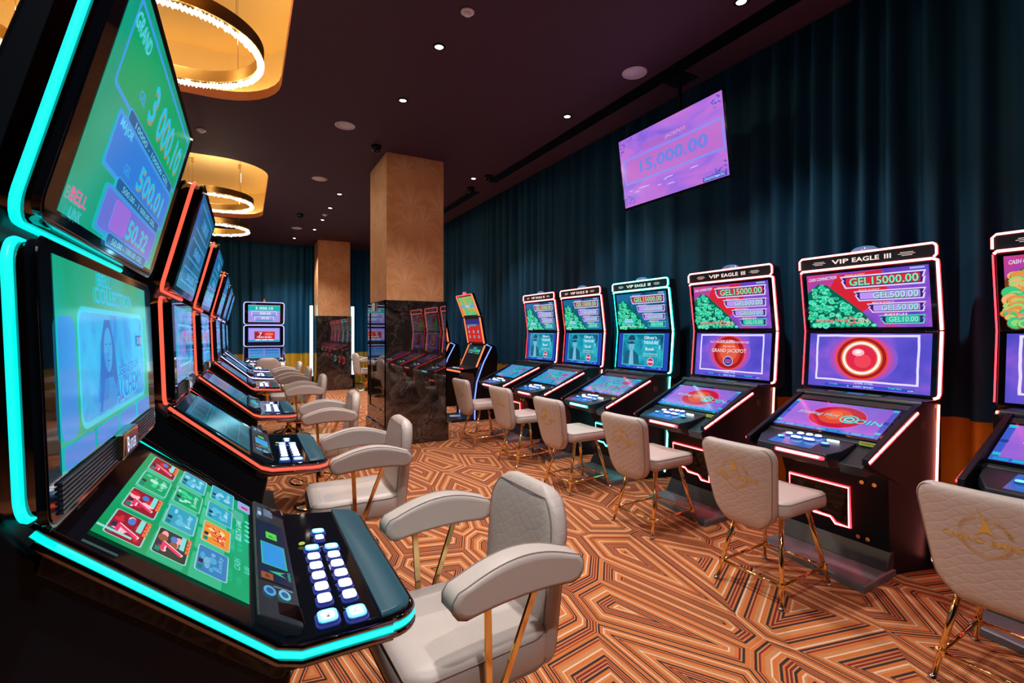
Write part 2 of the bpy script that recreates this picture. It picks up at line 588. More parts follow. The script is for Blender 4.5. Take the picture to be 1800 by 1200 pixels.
# ------------------------------------------------------------------ curtains
def curtain(pts_len, place, label, seed, hem=0.93, top=4.25):
    """place(s, off, z) -> world point; s runs along the track"""
    rnd = random.Random(seed)
    t = empty('curtain', place(pts_len / 2, 0, 0), 0, label, 'curtain')
    base = Vector(t.location)
    N = int(pts_len / 0.016)
    ph = [rnd.uniform(0, 6.28) for _ in range(8)]
    # irregular fold phase
    phase, p = [], 0.0
    for i in range(N + 1):
        s = i * pts_len / N
        f = 25.0 + 8.0 * math.sin(s * 1.3 + ph[0]) + 6.0 * math.sin(s * 3.1 + ph[1])
        p += f * pts_len / N
        phase.append(p)
    def off(i, zz):
        s = i * pts_len / N
        a = 0.078 * (0.70 + 0.30 * math.sin(s * 2.3 + ph[2]))
        k = 0.9 + 0.25 * (1 - zz / 4.0)
        w = math.sin(phase[i] + 0.35 * math.sin(zz * 1.1 + s * 2 + ph[3]))
        w = math.copysign(abs(w) ** 0.75, w)
        return a * k * w + 0.018 * math.sin(phase[i] * 0.37 + ph[4] + zz * 0.3) + 0.008 * math.sin(phase[i] * 2.3 + zz)
    for nm, z0, z1, mat, rows, o2 in (('velvet_drape', hem, top, M_TEAL, 9, 0.0), ('satin_border', 0.015, hem + 0.02, M_SATIN, 5, 0.012)):
        v, f = [], []
        for r in range(rows):
            z = z0 + (z1 - z0) * r / (rows - 1)
            for i in range(N + 1):
                v.append(Vector(place(i * pts_len / N, off(i, z) + o2, z)) - base)
        for r in range(rows - 1):
            for i in range(N):
                a = r * (N + 1) + i
                f.append((a, a + 1, a + N + 2, a + N + 1))
        mb = MB(); mb.add(v, f, mat)
        mb.build(nm, t, smooth=True)

CURX = 4.15
curtain(14.45 - Y_FRONT, lambda s, o, z: (CURX + o, Y_FRONT + 0.1 + s, z), 'long teal velvet curtain with gold lower border behind the right row of machines', 3)
curtain(CURX - 0.12 - X_LEFT - 0.1, lambda s, o, z: (X_LEFT + 0.1 + s, Y_BACK - 0.16 + o, z), 'teal velvet curtain with gold satin border across the far end of the room', 5)

# ------------------------------------------------------------------ pillars
def pillar(x0, x1, y0, y1, label):
    cx, cy = (x0 + x1) / 2, (y0 + y1) / 2
    t = empty('pillar', (cx, cy, 0), 0, label, 'pillar')
    a, b = (x1 - x0) / 2, (y1 - y0) / 2
    m = MB(); m.box(-a - 0.055, a + 0.055, -b - 0.055, b + 0.055, 0, 0.25, M_MARBLE); m.build('marble_plinth', t, bevel=0.004)
    m = MB(); m.box(-a - 0.02, a + 0.02, -b - 0.02, b + 0.02, 0.25, 1.925, M_MARBLE)
    g = 0.032
    for sx in (-1, 1):     # raised stiles and rails round each sunk panel
        X = sx * (a + 0.02)
        xa, xb = sorted((X, X + sx * 0.012))
        m.box(xa, xb, -b - g, -b + 0.09, 0.25, 1.925, M_MARBLE); m.box(xa, xb, b - 0.09, b + g, 0.25, 1.925, M_MARBLE)
        m.box(xa, xb, -b + 0.09, b - 0.09, 0.25, 0.45, M_MARBLE); m.box(xa, xb, -b + 0.09, b - 0.09, 1.78, 1.925, M_MARBLE)
        Y = sx * (b + 0.02)
        ya, yb = sorted((Y, Y + sx * 0.012))
        m.box(-a - g, -a + 0.09, ya, yb, 0.25, 1.925, M_MARBLE); m.box(a - 0.09, a + g, ya, yb, 0.25, 1.925, M_MARBLE)
        m.box(-a + 0.09, a - 0.09, ya, yb, 0.25, 0.45, M_MARBLE); m.box(-a + 0.09, a - 0.09, ya, yb, 1.78, 1.925, M_MARBLE)
    m.build('marble_cladding', t)
    m = MB(); m.box(-a, a, -b, b, 1.92, CEIL, M_PAPER); m.build('wallpapered_shaft', t)
    return t
pillar(1.625, 2.42, 6.38, 7.33, 'near square pillar in orange palm wallpaper above dark polished marble')
pillar(1.625, 2.42, 13.28, 14.1, 'far square pillar in orange palm wallpaper above dark marble, before the end curtain')
m = MB(); m.box(1.566, 1.588, 6.86, 6.98, 1.80, 1.91, M_WHITE)
tag(m.build('wall_switch', bevel=0.004), 'small pale square switch plate high on the near pillar\'s marble side', 'switch')

# tall light columns either side of the far pillar
LC = P('cyan_white_tube', (0.1, 0.1, 0.1), 0.4, 0, (0.30, 0.80, 1.0), 7.0)
def light_column(x, lab):
    t = empty('light_column', (x, 13.62, 0), 0, lab, 'light')
    m = MB(); m.box(-0.05, 0.05, -0.05, 0.05, 0, 0.36, M_BLACK); m.build('base', t, bevel=0.004)
    m = MB(); m.box(-0.035, 0.035, -0.035, 0.035, 0.36, 2.2, LC); m.build('glowing_tube', t, bevel=0.01)
    m = MB(); m.box(-0.045, 0.045, -0.045, 0.045, 2.2, 2.24, M_BLACK); m.build('cap', t, bevel=0.004)
light_column(1.50, 'glowing white and cyan light column on the far pillar\'s left side')
light_column(2.545, 'glowing white and cyan light column on the far pillar\'s right side')

# ------------------------------------------------------------------ ceiling fittings
LENS = P('downlight_lens', (0.8, 0.8, 0.8), 0.4, 0, (1.0, 0.86, 0.66), 14.0)
SPOT = bpy.data.lights.new('downlight_beam', 'SPOT')
SPOT.energy = DOWN_W
SPOT.color = (1.0, 0.93, 0.88)
SPOT.spot_size = math.radians(112)
SPOT.spot_blend = 0.75
SPOT.shadow_soft_size = 0.05
SPOT2 = SPOT.copy(); SPOT2.spot_size = math.radians(98); SPOT2.energy = DOWN_W * 0.6
def downlight0():
    t = empty('downlight', (0, 0, CEIL))
    m = MB(); m.lathe([(0.034, -0.001), (0.052, -0.001), (0.052, -0.007), (0.036, -0.010), (0.034, -0.004)], (0, 0, 0), M_BLACK, 24); m.build('trim_ring', t, smooth=True)
    m = MB(); m.lathe([(0.001, -0.004), (0.035, -0.004), (0.030, -0.008), (0.001, -0.010)], (0, 0, 0), LENS, 24); m.build('lens', t, smooth=True)
    l = bpy.data.objects.new('beam', SPOT); l.location = (0, 0, -0.03); COL.objects.link(l); l.parent = t
    return t
DL = [((1.41, 3.82), 'small round downlight in the middle line, nearest the camera'),
      ((1.41, 4.88), 'small round downlight in the middle line, second from the camera'),
      ((3.10, 4.37), 'small round downlight beside the dark ceiling slot, left of the hanging screen'),
      ((3.08, 6.83), 'small round downlight near the curtain, right of the near pillar'),
      ((3.12, 2.25), 'small round downlight at the top edge near the curtain, above the screen'),
      ((1.41, 8.71), 'small round downlight in the far row, just left of the near pillar'),
      ((1.41, 9.77), 'small round downlight in the far row, second left of the near pillar'),
      ((1.42, 10.88), 'small round downlight in the far row, third left of the near pillar'),
      ((1.39, 11.99), 'small round downlight in the far row, fourth left of the near pillar'),
      ((1.07, 13.32), 'small round downlight farthest from the camera, before the end curtain'),
      ((1.41, 2.70), 'small round downlight added overhead to light the aisle, outside the frame'),  # unseen lamp carrying on the middle line, added for the aisle's light
      ((0.50, 0.45), 'small round fill downlight added overhead by the nearest armchair, outside the frame'),  # unseen fill lamp added to brighten the nearest armchair
      ((0.50, -0.60), 'small round fill downlight added overhead behind the camera, outside the frame'),  # unseen fill lamp added to light things from the camera's side
      ((3.10, 9.3), 'small round downlight hidden behind the near pillar'),
      ((3.10, 11.6), 'small round downlight hidden behind the near pillar')]
d0 = downlight0()
for i, ((x, y), lab) in enumerate(DL):
    t = d0 if i == 0 else copy_tree(d0)
    t.location = (x, y, CEIL)
    if x > 3:
        for ch in t.children:
            if ch.type == 'LIGHT': ch.data = SPOT2
    tag(t, lab, 'downlight', 'ceiling downlights')

def speaker0():
    t = empty('ceiling_speaker', (0, 0, CEIL))
    m = MB(); m.lathe([(0.10, 0.0), (0.112, 0.0), (0.112, -0.006), (0.102, -0.011), (0.098, -0.006)], (0, 0, 0), M_WHITE, 32); m.build('rim', t, smooth=True)
    m = MB(); m.lathe([(0.001, -0.007), (0.100, -0.005), (0.100, -0.002), (0.001, -0.003)], (0, 0, 0), noise_bump(P('speaker_grille', (0.86, 0.89, 0.98), 0.6), 500, 0.6), 32); m.build('grille', t, smooth=True)
    return t
s0 = speaker0()
for i, ((x, y), lab) in enumerate([((3.12, 3.34), 'large round white ceiling speaker above left of the hanging screen'), ((1.0, 5.80), 'round white ceiling speaker above left of the near pillar'),
        ((1.0, 8.0), 'round white ceiling speaker left of the near pillar, second of the line'), ((1.02, 12.04), 'farthest round white ceiling speaker, before the end curtain')]):
    t = s0 if i == 0 else copy_tree(s0)
    t.location = (x, y, CEIL)
    tag(t, lab, 'speaker', 'ceiling speakers')

def detector0():
    t = empty('smoke_detector', (0, 0, CEIL))
    m = MB(); m.lathe([(0.001, -0.001), (0.05, -0.001), (0.05, -0.010), (0.044, -0.014), (0.001, -0.014)], (0, 0, 0), M_WHITE, 24); m.build('base', t, smooth=True)
    m = MB(); m.lathe([(0.001, -0.012), (0.028, -0.014), (0.026, -0.030), (0.014, -0.036), (0.001, -0.036)], (0, 0, 0), M_WHITE, 20); m.build('sensor', t, smooth=True)
    return t
s0 = detector0()
for i, ((x, y), lab) in enumerate([((1.44, 3.30), 'small white smoke detector at the top of the picture'), ((-0.46, 6.74), 'small white smoke detector right of the nearest machine\'s top screen'),
        ((1.40, 10.39), 'small white smoke detector between the far downlights'), ((-0.58, 13.37), 'small white smoke detector at the far end, left of its neighbour'), ((-0.27, 13.42), 'small white smoke detector at the far end, below the lower ring lamp')]):
    t = s0 if i == 0 else copy_tree(s0)
    t.location = (x, y, CEIL)
    tag(t, lab, 'smoke detector', 'smoke detectors')

def dome0():
    t = empty('dome_camera', (0, 0, CEIL))
    m = MB(); m.lathe([(0.001, -0.001), (0.065, -0.001), (0.065, -0.028), (0.055, -0.034), (0.001, -0.034)], (0, 0, 0), M_BLACK, 24); m.build('housing', t, smooth=True)
    m = MB(); m.lathe([(0.050, -0.030), (0.048, -0.055), (0.036, -0.078), (0.018, -0.090), (0.001, -0.093)], (0, 0, 0), M_GLOSS, 24); m.build('dome', t, smooth=True)
    return t
s0 = dome0()
for i, ((x, y), lab) in enumerate([((1.46, 6.87 - 0.62), 'black dome camera on the ceiling by the near pillar\'s left corner'), ((0.96, 10.57), 'black dome camera on the ceiling farther down the aisle'),
        ((3.24, 6.62), 'black dome camera at the near end of the gap between the ceiling slots'), ((3.24, 7.30), 'black dome camera at the far end of the gap between the ceiling slots')]):
    t = s0 if i == 0 else copy_tree(s0)
    t.location = (x, y, CEIL)
    tag(t, lab, 'security camera', 'dome cameras')

def slot_vent(y0, y1, lab):
    t = empty('slot_vent', (3.40, (y0 + y1) / 2, CEIL), 0, lab, 'air vent')
    h = (y1 - y0) / 2
    m = MB(); m.box(-0.075, 0.075, -h, h, -0.004, -0.001, M_GLOSS); m.build('backing', t)
    m = MB()
    for k in range(5):
        x = -0.075 + k * 0.036
        m.box(x, x + 0.006, -h, h, -0.012, -0.003, M_BLACK)
    m.build('blades', t)
slot_vent(-2.5, 6.85, 'long dark slot vent in the ceiling running along the curtain')
slot_vent(7.45, 13.6, 'farther dark slot vent in the ceiling, right of the near pillar')

# ------------------------------------------------------------------ ring chandeliers
CRY = P('crystal_beads', (0.95, 0.93, 0.88), 0.05, 0.0, (1.0, 0.86, 0.62), 2.2)
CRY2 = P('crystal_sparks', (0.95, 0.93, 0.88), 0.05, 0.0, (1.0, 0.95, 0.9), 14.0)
BRASS = P('brushed_brass', (0.55, 0.33, 0.10), 0.32, 1.0)
def ring_lamp(x, y, z, r, lab):
    t = empty('ring_chandelier', (x, y, z), 0, lab, 'chandelier', 'ring chandeliers in the ceiling recesses')
    m = MB()
    m.lathe([(r - 0.035, 0.0), (r, 0.0), (r + 0.002, 0.085), (r - 0.033, 0.085), (r - 0.035, 0.0)], (0, 0, 0), BRASS, 72)
    m.build('brass_ring', t, smooth=False, bevel=0.003)
    m = MB()
    rnd = random.Random(int(1000 * (x + y)))
    n = int(2 * PI * r / 0.024)
    for row in range(2):
        for k in range(n):
            a = 2 * PI * (k + 0.5 * row) / n
            rr = r - 0.008 - 0.02 * row
            c = (rr * math.cos(a), rr * math.sin(a), -0.018 - rnd.uniform(0, 0.012))
            s = 0.012 + rnd.uniform(0, 0.004)
            vs = [(c[0], c[1], c[2] + s * 1.3), (c[0], c[1], c[2] - s * 1.5)] + [(c[0] + s * math.cos(q), c[1] + s * math.sin(q), c[2]) for q in (0.3 + a, 1.35 + a, 2.4 + a, 3.44 + a, 4.5 + a, 5.5 + a)]
            fs = [(0, 2 + j, 2 + (j + 1) % 6) for j in range(6)] + [(1, 2 + (j + 1) % 6, 2 + j) for j in range(6)]
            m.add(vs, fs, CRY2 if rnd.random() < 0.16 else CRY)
    tag(m.build('crystals', t), kind='stuff')
    for k in range(4):
        a = PI / 4 + k * PI / 2
        m = MB(); m.tube([((r - 0.017) * math.cos(a), (r - 0.017) * math.sin(a), 0.08), ((r - 0.017) * math.cos(a), (r - 0.017) * math.sin(a), CEIL + 0.545 - z)], 0.0015, M_BRONZE, 5); m.build('wire', t)
        m = MB(); m.lathe([(0.001, 0), (0.018, 0), (0.018, -0.07), (0.001, -0.07)], ((r - 0.017) * math.cos(a), (r - 0.017) * math.sin(a), CEIL + 0.549 - z), BRASS, 12); m.build('ceiling_cup', t, smooth=False)
    ld = bpy.data.lights.new('recess_fill', 'POINT'); ld.energy = 30; ld.color = (1, 0.8, 0.55); ld.shadow_soft_size = 0.1  # fill light added above the ring to brighten the recess
    l = bpy.data.objects.new('recess_fill', ld); l.location = (0, 0, 0.62); COL.objects.link(l); l.parent = t
ring_lamp(-0.40, 3.78, 3.36, 0.51, 'large crystal ring lamp hanging in the nearer yellow ceiling recess')
ring_lamp(-1.76, 4.32, 3.30, 0.50, 'crystal ring lamp at the left edge behind the nearest machine')
ring_lamp(-0.42, 7.98, 3.34, 0.52, 'crystal ring lamp in the far yellow recess, upper of the two seen there')
ring_lamp(-0.44, 9.35, 3.22, 0.50, 'crystal ring lamp in the far yellow recess, lower of the two seen there')

# ------------------------------------------------------------------ hanging screen
def hanging_tv():
    t = empty('hanging_screen', (3.42, 3.225, 3.12), 0, 'wide hanging television with a purple jackpot picture, tilted down before the curtain', 'television')
    th = math.atan2(0.10, 0.70)
    U = Vector((0, -1, 0)); V = Vector((-math.sin(th), 0, math.cos(th))); N = U.cross(V)
    T = Matrix((( -N.x, U.x, V.x, 0), (-N.y, U.y, V.y, 0), (-N.z, U.z, V.z, 0), (0, 0, 0, 1)))   # x into the set, y right, z up
    m = MB(); m.box(0.0, 0.035, -0.635, 0.635, -0.36, 0.36, M_GLOSS, T); m.box(0.035, 0.07, -0.4, 0.4, -0.25, 0.2, M_BLACK, T); m.build('case', t, bevel=0.004)
    m = MB()
    m.tube([T @ Vector((0.05, 0, 0.05)), (0.16, 0, 0.12), (0.16, 0, CEIL - 3.12)], 0.018, M_BLACK, 10)
    m.box(0.06, 0.26, -0.12, 0.12, CEIL - 3.12 - 0.012, CEIL - 3.12, M_BLACK)
    m.build('ceiling_bracket', t)
    bg = glow_noise('purple_sunset_picture', [(0.25, (120, 95, 215)), (0.45, (165, 110, 225)), (0.6, (195, 115, 215)), (0.8, (150, 125, 235))], 2.2, 1.0, sc=(1, 1, 3.0))
    p = Pic(N * 0.001, U, V)
    p.rect(-0.618, -0.335, 0.618, 0.343, bg)
    lav = E(150, 125, 235)
    p.rect(-0.57, -0.11, 0.60, 0.13, E(190, 110, 205))
    p.frame(-0.58, -0.12, 0.61, 0.14, 0.022, E(140, 140, 240))
    p.rect(-0.30, 0.155, 0.26, 0.215, E(172, 105, 205))
    p.text('JACKPOT', 0.11, 0.185, 0.24, 0.04, E(200, 165, 235), 0.25)
    p.text('15,000.00', 0.04, 0.01, 0.80, 0.13, E(100, 135, 230), 0.1, shadow=E(165, 110, 220))
    rnd = random.Random(5)
    for sx, sy in ((-1, 1), (1, 1), (-1, -1), (1, -1)):
        for k in range(26):
            a, b = rnd.uniform(0, 0.17), rnd.uniform(0, 0.13)
            if a / 0.17 + b / 0.13 < 1.1:
                p.ell(sx * (0.60 - a), sy * (0.322 - b) + 0.004, rnd.uniform(0.006, 0.016), rnd.uniform(0.004, 0.01), E(105, 88, 205), 7, up=0.2)
    for k in range(9):
        x = rnd.uniform(-0.55, 0.3); y = rnd.uniform(-0.24, -0.17)
        p.ell(x, y, rnd.uniform(0.02, 0.06), 0.005, E(205, 190, 250), 10, up=0.2)
    p.rect(0.36, -0.33, 0.60, -0.292, E(80, 75, 190))
    p.text('NOVOMATIC', 0.49, -0.31, 0.18, 0.022, E(180, 225, 255))
    p.ring([(0.385 + 0.012 * math.cos(a), -0.31 + 0.012 * math.sin(a)) for a in [k * PI / 6 for k in range(12)]],
           [(0.385 + 0.008 * math.cos(a), -0.31 + 0.008 * math.sin(a)) for a in [k * PI / 6 for k in range(12)]], E(180, 225, 255))
    p.mb.raw('lit_picture', t)
hanging_tv()

# ------------------------------------------------------------------ left-row machines (forward = +x, width along y)
HW = 0.41
GW = 0.495      # the glass fronts overhang the lit trim
def neon(name, rgb, es):
    return P('neon_' + name, (0.05, 0.05, 0.05), 0.35, 0, s2l(rgb), es)
NEONS = {'cyan': neon('cyan', (0, 226, 215), 1.35), 'red': neon('red_orange', (255, 88, 66), 1.45), 'lilac': neon('lilac', (178, 178, 255), 2.2),
         'white': neon('warm_white', (255, 128, 122), 8.0), 'redline': neon('crimson', (255, 40, 50), 7.0), 'cyanw': neon('pale_cyan', (120, 255, 245), 7.0),
         'cyanline': neon('aqua', (0, 225, 205), 6.0), 'orange': neon('orange', (255, 120, 70), 1.6), 'blue': neon('blue', (120, 150, 255), 1.8)}
WHITE_BTN = P('lit_white_button', (0.8, 0.8, 0.8), 0.25, 0, (0.86, 0.93, 1.0), 2.6)
BTN_BASE = P('clear_blue_button_skirt', (0.05, 0.07, 0.3), 0.08, 0, s2l((60, 80, 215)), 0.14)
CYAN_BTN = P('lit_cyan_button', (0.3, 0.6, 0.8), 0.2, 0, s2l((90, 200, 245)), 1.3)
RIB = P('ribbed_slate_plastic', (0.016, 0.028, 0.05), 0.3)

def jackpot_panel(p, cx, cy, wd, ht, fill, txt, small, sc, txtc, framec, link=None):
    p.rect(cx - wd / 2, cy - ht / 2, cx + wd / 2, cy + ht / 2, framec, 0.012)
    p.rect(cx - wd / 2 + 0.008, cy - ht / 2 + 0.008, cx + wd / 2 - 0.008, cy + ht / 2 - 0.008, fill, 0.008)
    p.text('GEL', cx - wd * 0.26, cy - ht * 0.18, 0.045, 0.02, framec, 0.1)
    p.text(txt, cx + wd * 0.13, cy - ht * 0.02, sc, ht * 0.50, txtc, 0.05, shadow=E(200, 175, 110, 0.6))
    p.rect(cx - wd * 0.33, cy - ht * 0.5 - 0.016, cx + wd * 0.43, cy - ht * 0.5 + 0.012, framec, 0.01)
    p.rect(cx - wd * 0.33 + 0.003, cy - ht * 0.5 - 0.013, cx + wd * 0.43 - 0.003, cy - ht * 0.5 + 0.009, E(30, 95, 150), 0.008)
    p.text(small, cx + wd * 0.05, cy - ht * 0.5 - 0.002, wd * 0.6, 0.013, E(100, 190, 215))

def tile(p, cx, cy, wd, ht, kind, rnd):
    sets = {0: ((150, 30, 45), (215, 40, 60), (255, 190, 200)), 1: ((50, 165, 195), (90, 190, 225), (150, 215, 235)), 2: ((40, 60, 50), (150, 90, 60), (255, 170, 180)),
            3: ((235, 150, 50), (240, 90, 70), (255, 215, 140)), 4: ((20, 165, 105), (60, 215, 150), (175, 235, 215)), 5: ((60, 130, 190), (80, 170, 215), (120, 180, 215))}
    a, b, c = sets[kind]
    p.rect(cx - wd / 2, cy - ht / 2, cx + wd / 2, cy + ht / 2, E(150, 215, 205), 0.008)
    p.rect(cx - wd / 2 + 0.003, cy - ht / 2 + 0.003, cx + wd / 2 - 0.003, cy + ht / 2 - 0.003, E(*a), 0.007)
    for k in range(9):
        p.ell(cx + rnd.uniform(-0.3, 0.3) * wd, cy + rnd.uniform(-0.3, 0.35) * ht, rnd.uniform(0.006, 0.02), rnd.uniform(0.004, 0.012), E(*(b if rnd.random() < 0.6 else c)), 9, up=0.25)
    if kind in (0, 2):
        p.text('7', cx - wd * 0.16, cy - ht * 0.02, wd * 0.34, ht * 0.6, E(235, 60, 110), shadow=E(255, 220, 225))
        p.ell(cx + wd * 0.22, cy + ht * 0.0, wd * 0.12, ht * 0.1, E(70, 130, 215), 12)
        for k in range(4):
            p.rect(cx - wd * 0.1 + k * wd * 0.15, cy - ht * 0.50, cx + wd * 0.02 + k * wd * 0.15, cy - ht * 0.38, E(240, 120, 70), up=0.2)
        p.rect(cx - wd * 0.05, cy - ht * 0.34, cx + wd * 0.45, cy - ht * 0.20, E(130, 225, 215))
    elif kind == 3:
        p.text('Hot', cx, cy, wd * 0.6, ht * 0.4, E(210, 40, 50), 0.2, 0.2, shadow=E(255, 235, 150))
    else:
        p.text('Lucky', cx + wd * 0.05, cy - ht * 0.25, wd * 0.6, ht * 0.18, E(*c), 0.1)
    p.rect(cx - wd * 0.42, cy + ht * 0.28, cx - wd * 0.26, cy + ht * 0.42, E(20, 130, 120))
    p.rect(cx - wd * 0.2, cy + ht * 0.28, cx - wd * 0.05, cy + ht * 0.42, E(60, 40, 70))

def tower_machine(X, Y, rz, trim, scheme, label, group, detail=True):
    """reel cabinet of the left row; local x = forward with x 0 at 0.30 m behind the screens' foremost wall line"""
    t = empty('slot_machine', (X, Y, 0), rz, label, 'slot machine', group)
    N = NEONS[trim]
    gw = {'lilac': 0.392, 'green': GW}.get(scheme, 0.45)
    og0 = {'lilac': 0.006, 'green': 0.042}.get(scheme, 0.028)
    D = 0.30                      # local x = measured x + D
    def q(x): return x + D
    # cabinet body
    m = MB()
    m.prism_y([(q(-0.62), 0.0), (q(-0.07), 0.0), (q(0.085), 0.80), (q(0.055), 0.83), (q(-0.315), 1.135), (q(-0.36), 1.20), (q(-0.36), 1.66), (q(-0.335), 1.72), (q(-0.30), 1.95), (q(-0.245), 2.19),
               (q(-0.30), 2.16), (q(-0.36), 1.95), (q(-0.45), 1.70), (q(-0.60), 1.35), (q(-0.62), 1.2)], -HW + 0.02, HW - 0.02, M_BLACK)
    m.build('cabinet', t, bevel=0.012)
    # top box: frame, glass bezel, picture
    def plane(xa, za, xb, zb):
        C = Vector(((q(xa) + q(xb)) / 2, 0, (za + zb) / 2)); V = Vector((xb - xa, 0, zb - za)); L = V.length
        return C, Vector((0, 1, 0)), V.normalized(), L
    def head(nm, xa, za, xb, zb, thick):
        C, U, V, L = plane(xa, za, xb, zb); Nn = U.cross(V)
        T = Matrix(((-Nn.x, U.x, V.x, C.x), (-Nn.y, U.y, V.y, C.y), (-Nn.z, U.z, V.z, C.z), (0, 0, 0, 1)))
        return C, U, V, Nn, L, T
    def unit(nm, xa, za, xb, zb, rad, og):
        C, U, V, Nn, L, T = head(nm, xa, za, xb, zb, 0.05)
        loop = rrect(-HW, -L / 2, HW, L / 2, rad, 6)
        m = MB(); m.tube([C + U * x + V * y - Nn * 0.016 for x, y in loop], 0.0078, N, 8, closed=True); m.build('neon_trim', t, smooth=True)
        m = MB()    # dark chrome band carrying the trim
        back = [C + U * x * 0.97 + V * y * 0.97 - Nn * 0.055 for x, y in loop]
        mid = [C + U * x + V * y - Nn * 0.036 for x, y in rrect(-HW + 0.002, -L / 2 + 0.002, HW - 0.002, L / 2 - 0.002, rad, 6)]
        mid2 = [C + U * x + V * y + Nn * (og - 0.016) for x, y in rrect(-min(HW, gw) + 0.001, -L / 2 + 0.001, min(HW, gw) - 0.001, L / 2 - 0.001, rad, 6)]
        fr = [C + U * x + V * y + Nn * og for x, y in rrect(-gw, -L / 2 + 0.004, gw, L / 2 - 0.004, rad * 0.8, 6)]
        fr2 = [C + U * x + V * y + Nn * og for x, y in rrect(-gw + 0.008, -L / 2 + 0.012, gw - 0.008, L / 2 - 0.012, rad * 0.7, 6)]
        m.loft([back, mid, mid2, fr, fr2], M_BRONZE, cap=False)
        m.build('chrome_band', t, smooth=False, bevel=0.002)
        m = MB()
        gl = rrect(-gw + 0.006, -L / 2 + 0.010, gw - 0.006, L / 2 - 0.010, rad * 0.7, 6)
        m.loft([[C + U * x + V * y + Nn * (og - 0.014) for x, y in gl], [C + U * x + V * y + Nn * (og + 0.002) for x, y in gl]], M_GLOSS)
        m.build('glass_bezel', t)
        return C, U, V, Nn, L
    C, U, V, Nn, L = unit('top', -0.320, 1.682, -0.196, 2.175, 0.05, og0)
    W2 = HW - 0.085
    rnd = random.Random(3)
    CY, LB = E(45, 170, 225), E(60, 150, 225)
    if scheme == 'green':
        p = Pic(C + Nn * (og0 + 0.0025), U, V); p.kx, p.ky = {'lilac': (1.0, 1.0), 'green': (1.33, 1.13)}.get(scheme, (1.2, 1.1))
        bg = glow_noise('green_jackpot_field', [(0.25, (0, 140, 105)), (0.5, (0, 160, 130)), (0.75, (0, 165, 170))], 3.0)
        h = L / 2 - 0.055
        p.rect(-W2, -h, W2, h, bg)
        jackpot_panel(p, 0.015, 0.105, 0.60, 0.155, E(0, 160, 105), '3 000.10', '10000 - 100000 GEL', 0.36, E(30, 185, 225), LB)
        p.text('GRAND', -0.23, 0.150, 0.10, 0.03, E(90, 200, 230), 0.2)
        jackpot_panel(p, 0.035, -0.037, 0.53, 0.105, E(45, 125, 215), '500.01', '500.00 - 1 000.00 GEL', 0.26, E(40, 185, 225), LB)
        p.text('MAJOR', -0.17, -0.003, 0.08, 0.022, E(90, 200, 230), 0.2)
        jackpot_panel(p, 0.045, -0.147, 0.45, 0.088, E(100, 115, 210), '50.32', '50.00 - 100.00 GEL', 0.19, E(40, 190, 225), LB)
        p.rect(-0.11, -0.175, 0.0, -0.115, E(150, 110, 215), 0.01)
        p.text('BELL', -0.275, -0.165, 0.07, 0.020, E(225, 100, 160)); p.text('LINK', -0.27, -0.192, 0.05, 0.018, E(70, 190, 200))
        p.mb.raw('top_screen', t)
    elif scheme == 'lilac':
        p = Pic(C + Nn * (og0 + 0.0025), U, V); p.kx, p.ky = {'lilac': (1.0, 1.0), 'green': (1.33, 1.13)}.get(scheme, (1.2, 1.1))
        h = L / 2 - 0.055
        p.rect(-W2, -h, W2, h, E(165, 150, 235))
        p.rect(-W2, 0.07, W2, 0.18, E(0, 185, 170)); p.text('3 000.10', 0.0, 0.125, 0.36, 0.065, E(235, 245, 255))
        p.frame(-0.26, -0.045, 0.26, 0.055, 0.012, E(230, 230, 255)); p.text('500.50', 0.02, 0.005, 0.22, 0.055, E(240, 245, 255)); p.rect(-0.24, -0.06, 0.24, -0.03, E(20, 165, 190))
        p.frame(-0.2, -0.15, 0.2, -0.065, 0.012, E(230, 230, 255)); p.text('50.32', 0.02, -0.105, 0.16, 0.045, E(240, 245, 255)); p.rect(-0.18, -0.165, 0.18, -0.14, E(20, 150, 190))
        p.mb.raw('top_screen', t)
    else:
        p = Pic(C + Nn * (og0 + 0.0025), U, V); p.kx, p.ky = {'lilac': (1.0, 1.0), 'green': (1.33, 1.13)}.get(scheme, (1.2, 1.1))
        bg = glow_noise('blue_green_jackpot_field', [(0.3, (15, 70, 130)), (0.5, (10, 110, 140)), (0.7, (45, 80, 190))], 4.0, 0.9)
        h = L / 2 - 0.055
        p.rect(-W2, -h, W2, h, bg)
        for cy, hh, s in ((0.115, 0.11, '3 000.10'), (-0.02, 0.09, '500.01'), (-0.135, 0.07, '50.32')):
            p.frame(-0.27, cy - hh / 2, 0.29, cy + hh / 2, 0.008, E(60, 140, 200), 0.015)
            p.text(s, 0.03, cy, 0.28, hh * 0.45, E(70, 150, 215))
        p.mb.raw('top_screen', t)
    # middle box
    C, U, V, Nn, L = unit('middle', -0.305, 1.185, -0.322, 1.655, 0.045, og0)
    h0, h1 = -L / 2 + 0.095, L / 2 - 0.05
    p = Pic(C + Nn * (og0 + 0.0025), U, V); p.kx, p.ky, p.ox = {'lilac': (1.0, 1.0, 0.0), 'green': (1.22, 1.12, -0.01)}.get(scheme, (1.15, 1.08, 0.0))
    if scheme == 'green':
        bg = glow_noise('green_game_field', [(0.25, (0, 135, 95)), (0.5, (0, 165, 130)), (0.75, (10, 180, 190))], 2.4)
        p.rect(-0.345, h0, W2 - 0.0, h1, bg)
        blue = glow_noise('blue_portrait_field', [(0.3, (35, 120, 220)), (0.5, (30, 165, 225)), (0.7, (40, 180, 235))], 5.0, 1.0, distortion=2.0)
        p.rect(-0.25, -0.095, 0.275, 0.115, E(30, 200, 225), 0.03)
        p.rect(-0.24, -0.085, 0.265, 0.105, blue, 0.025)
        ink = E(40, 105, 190); skin = E(60, 160, 225)
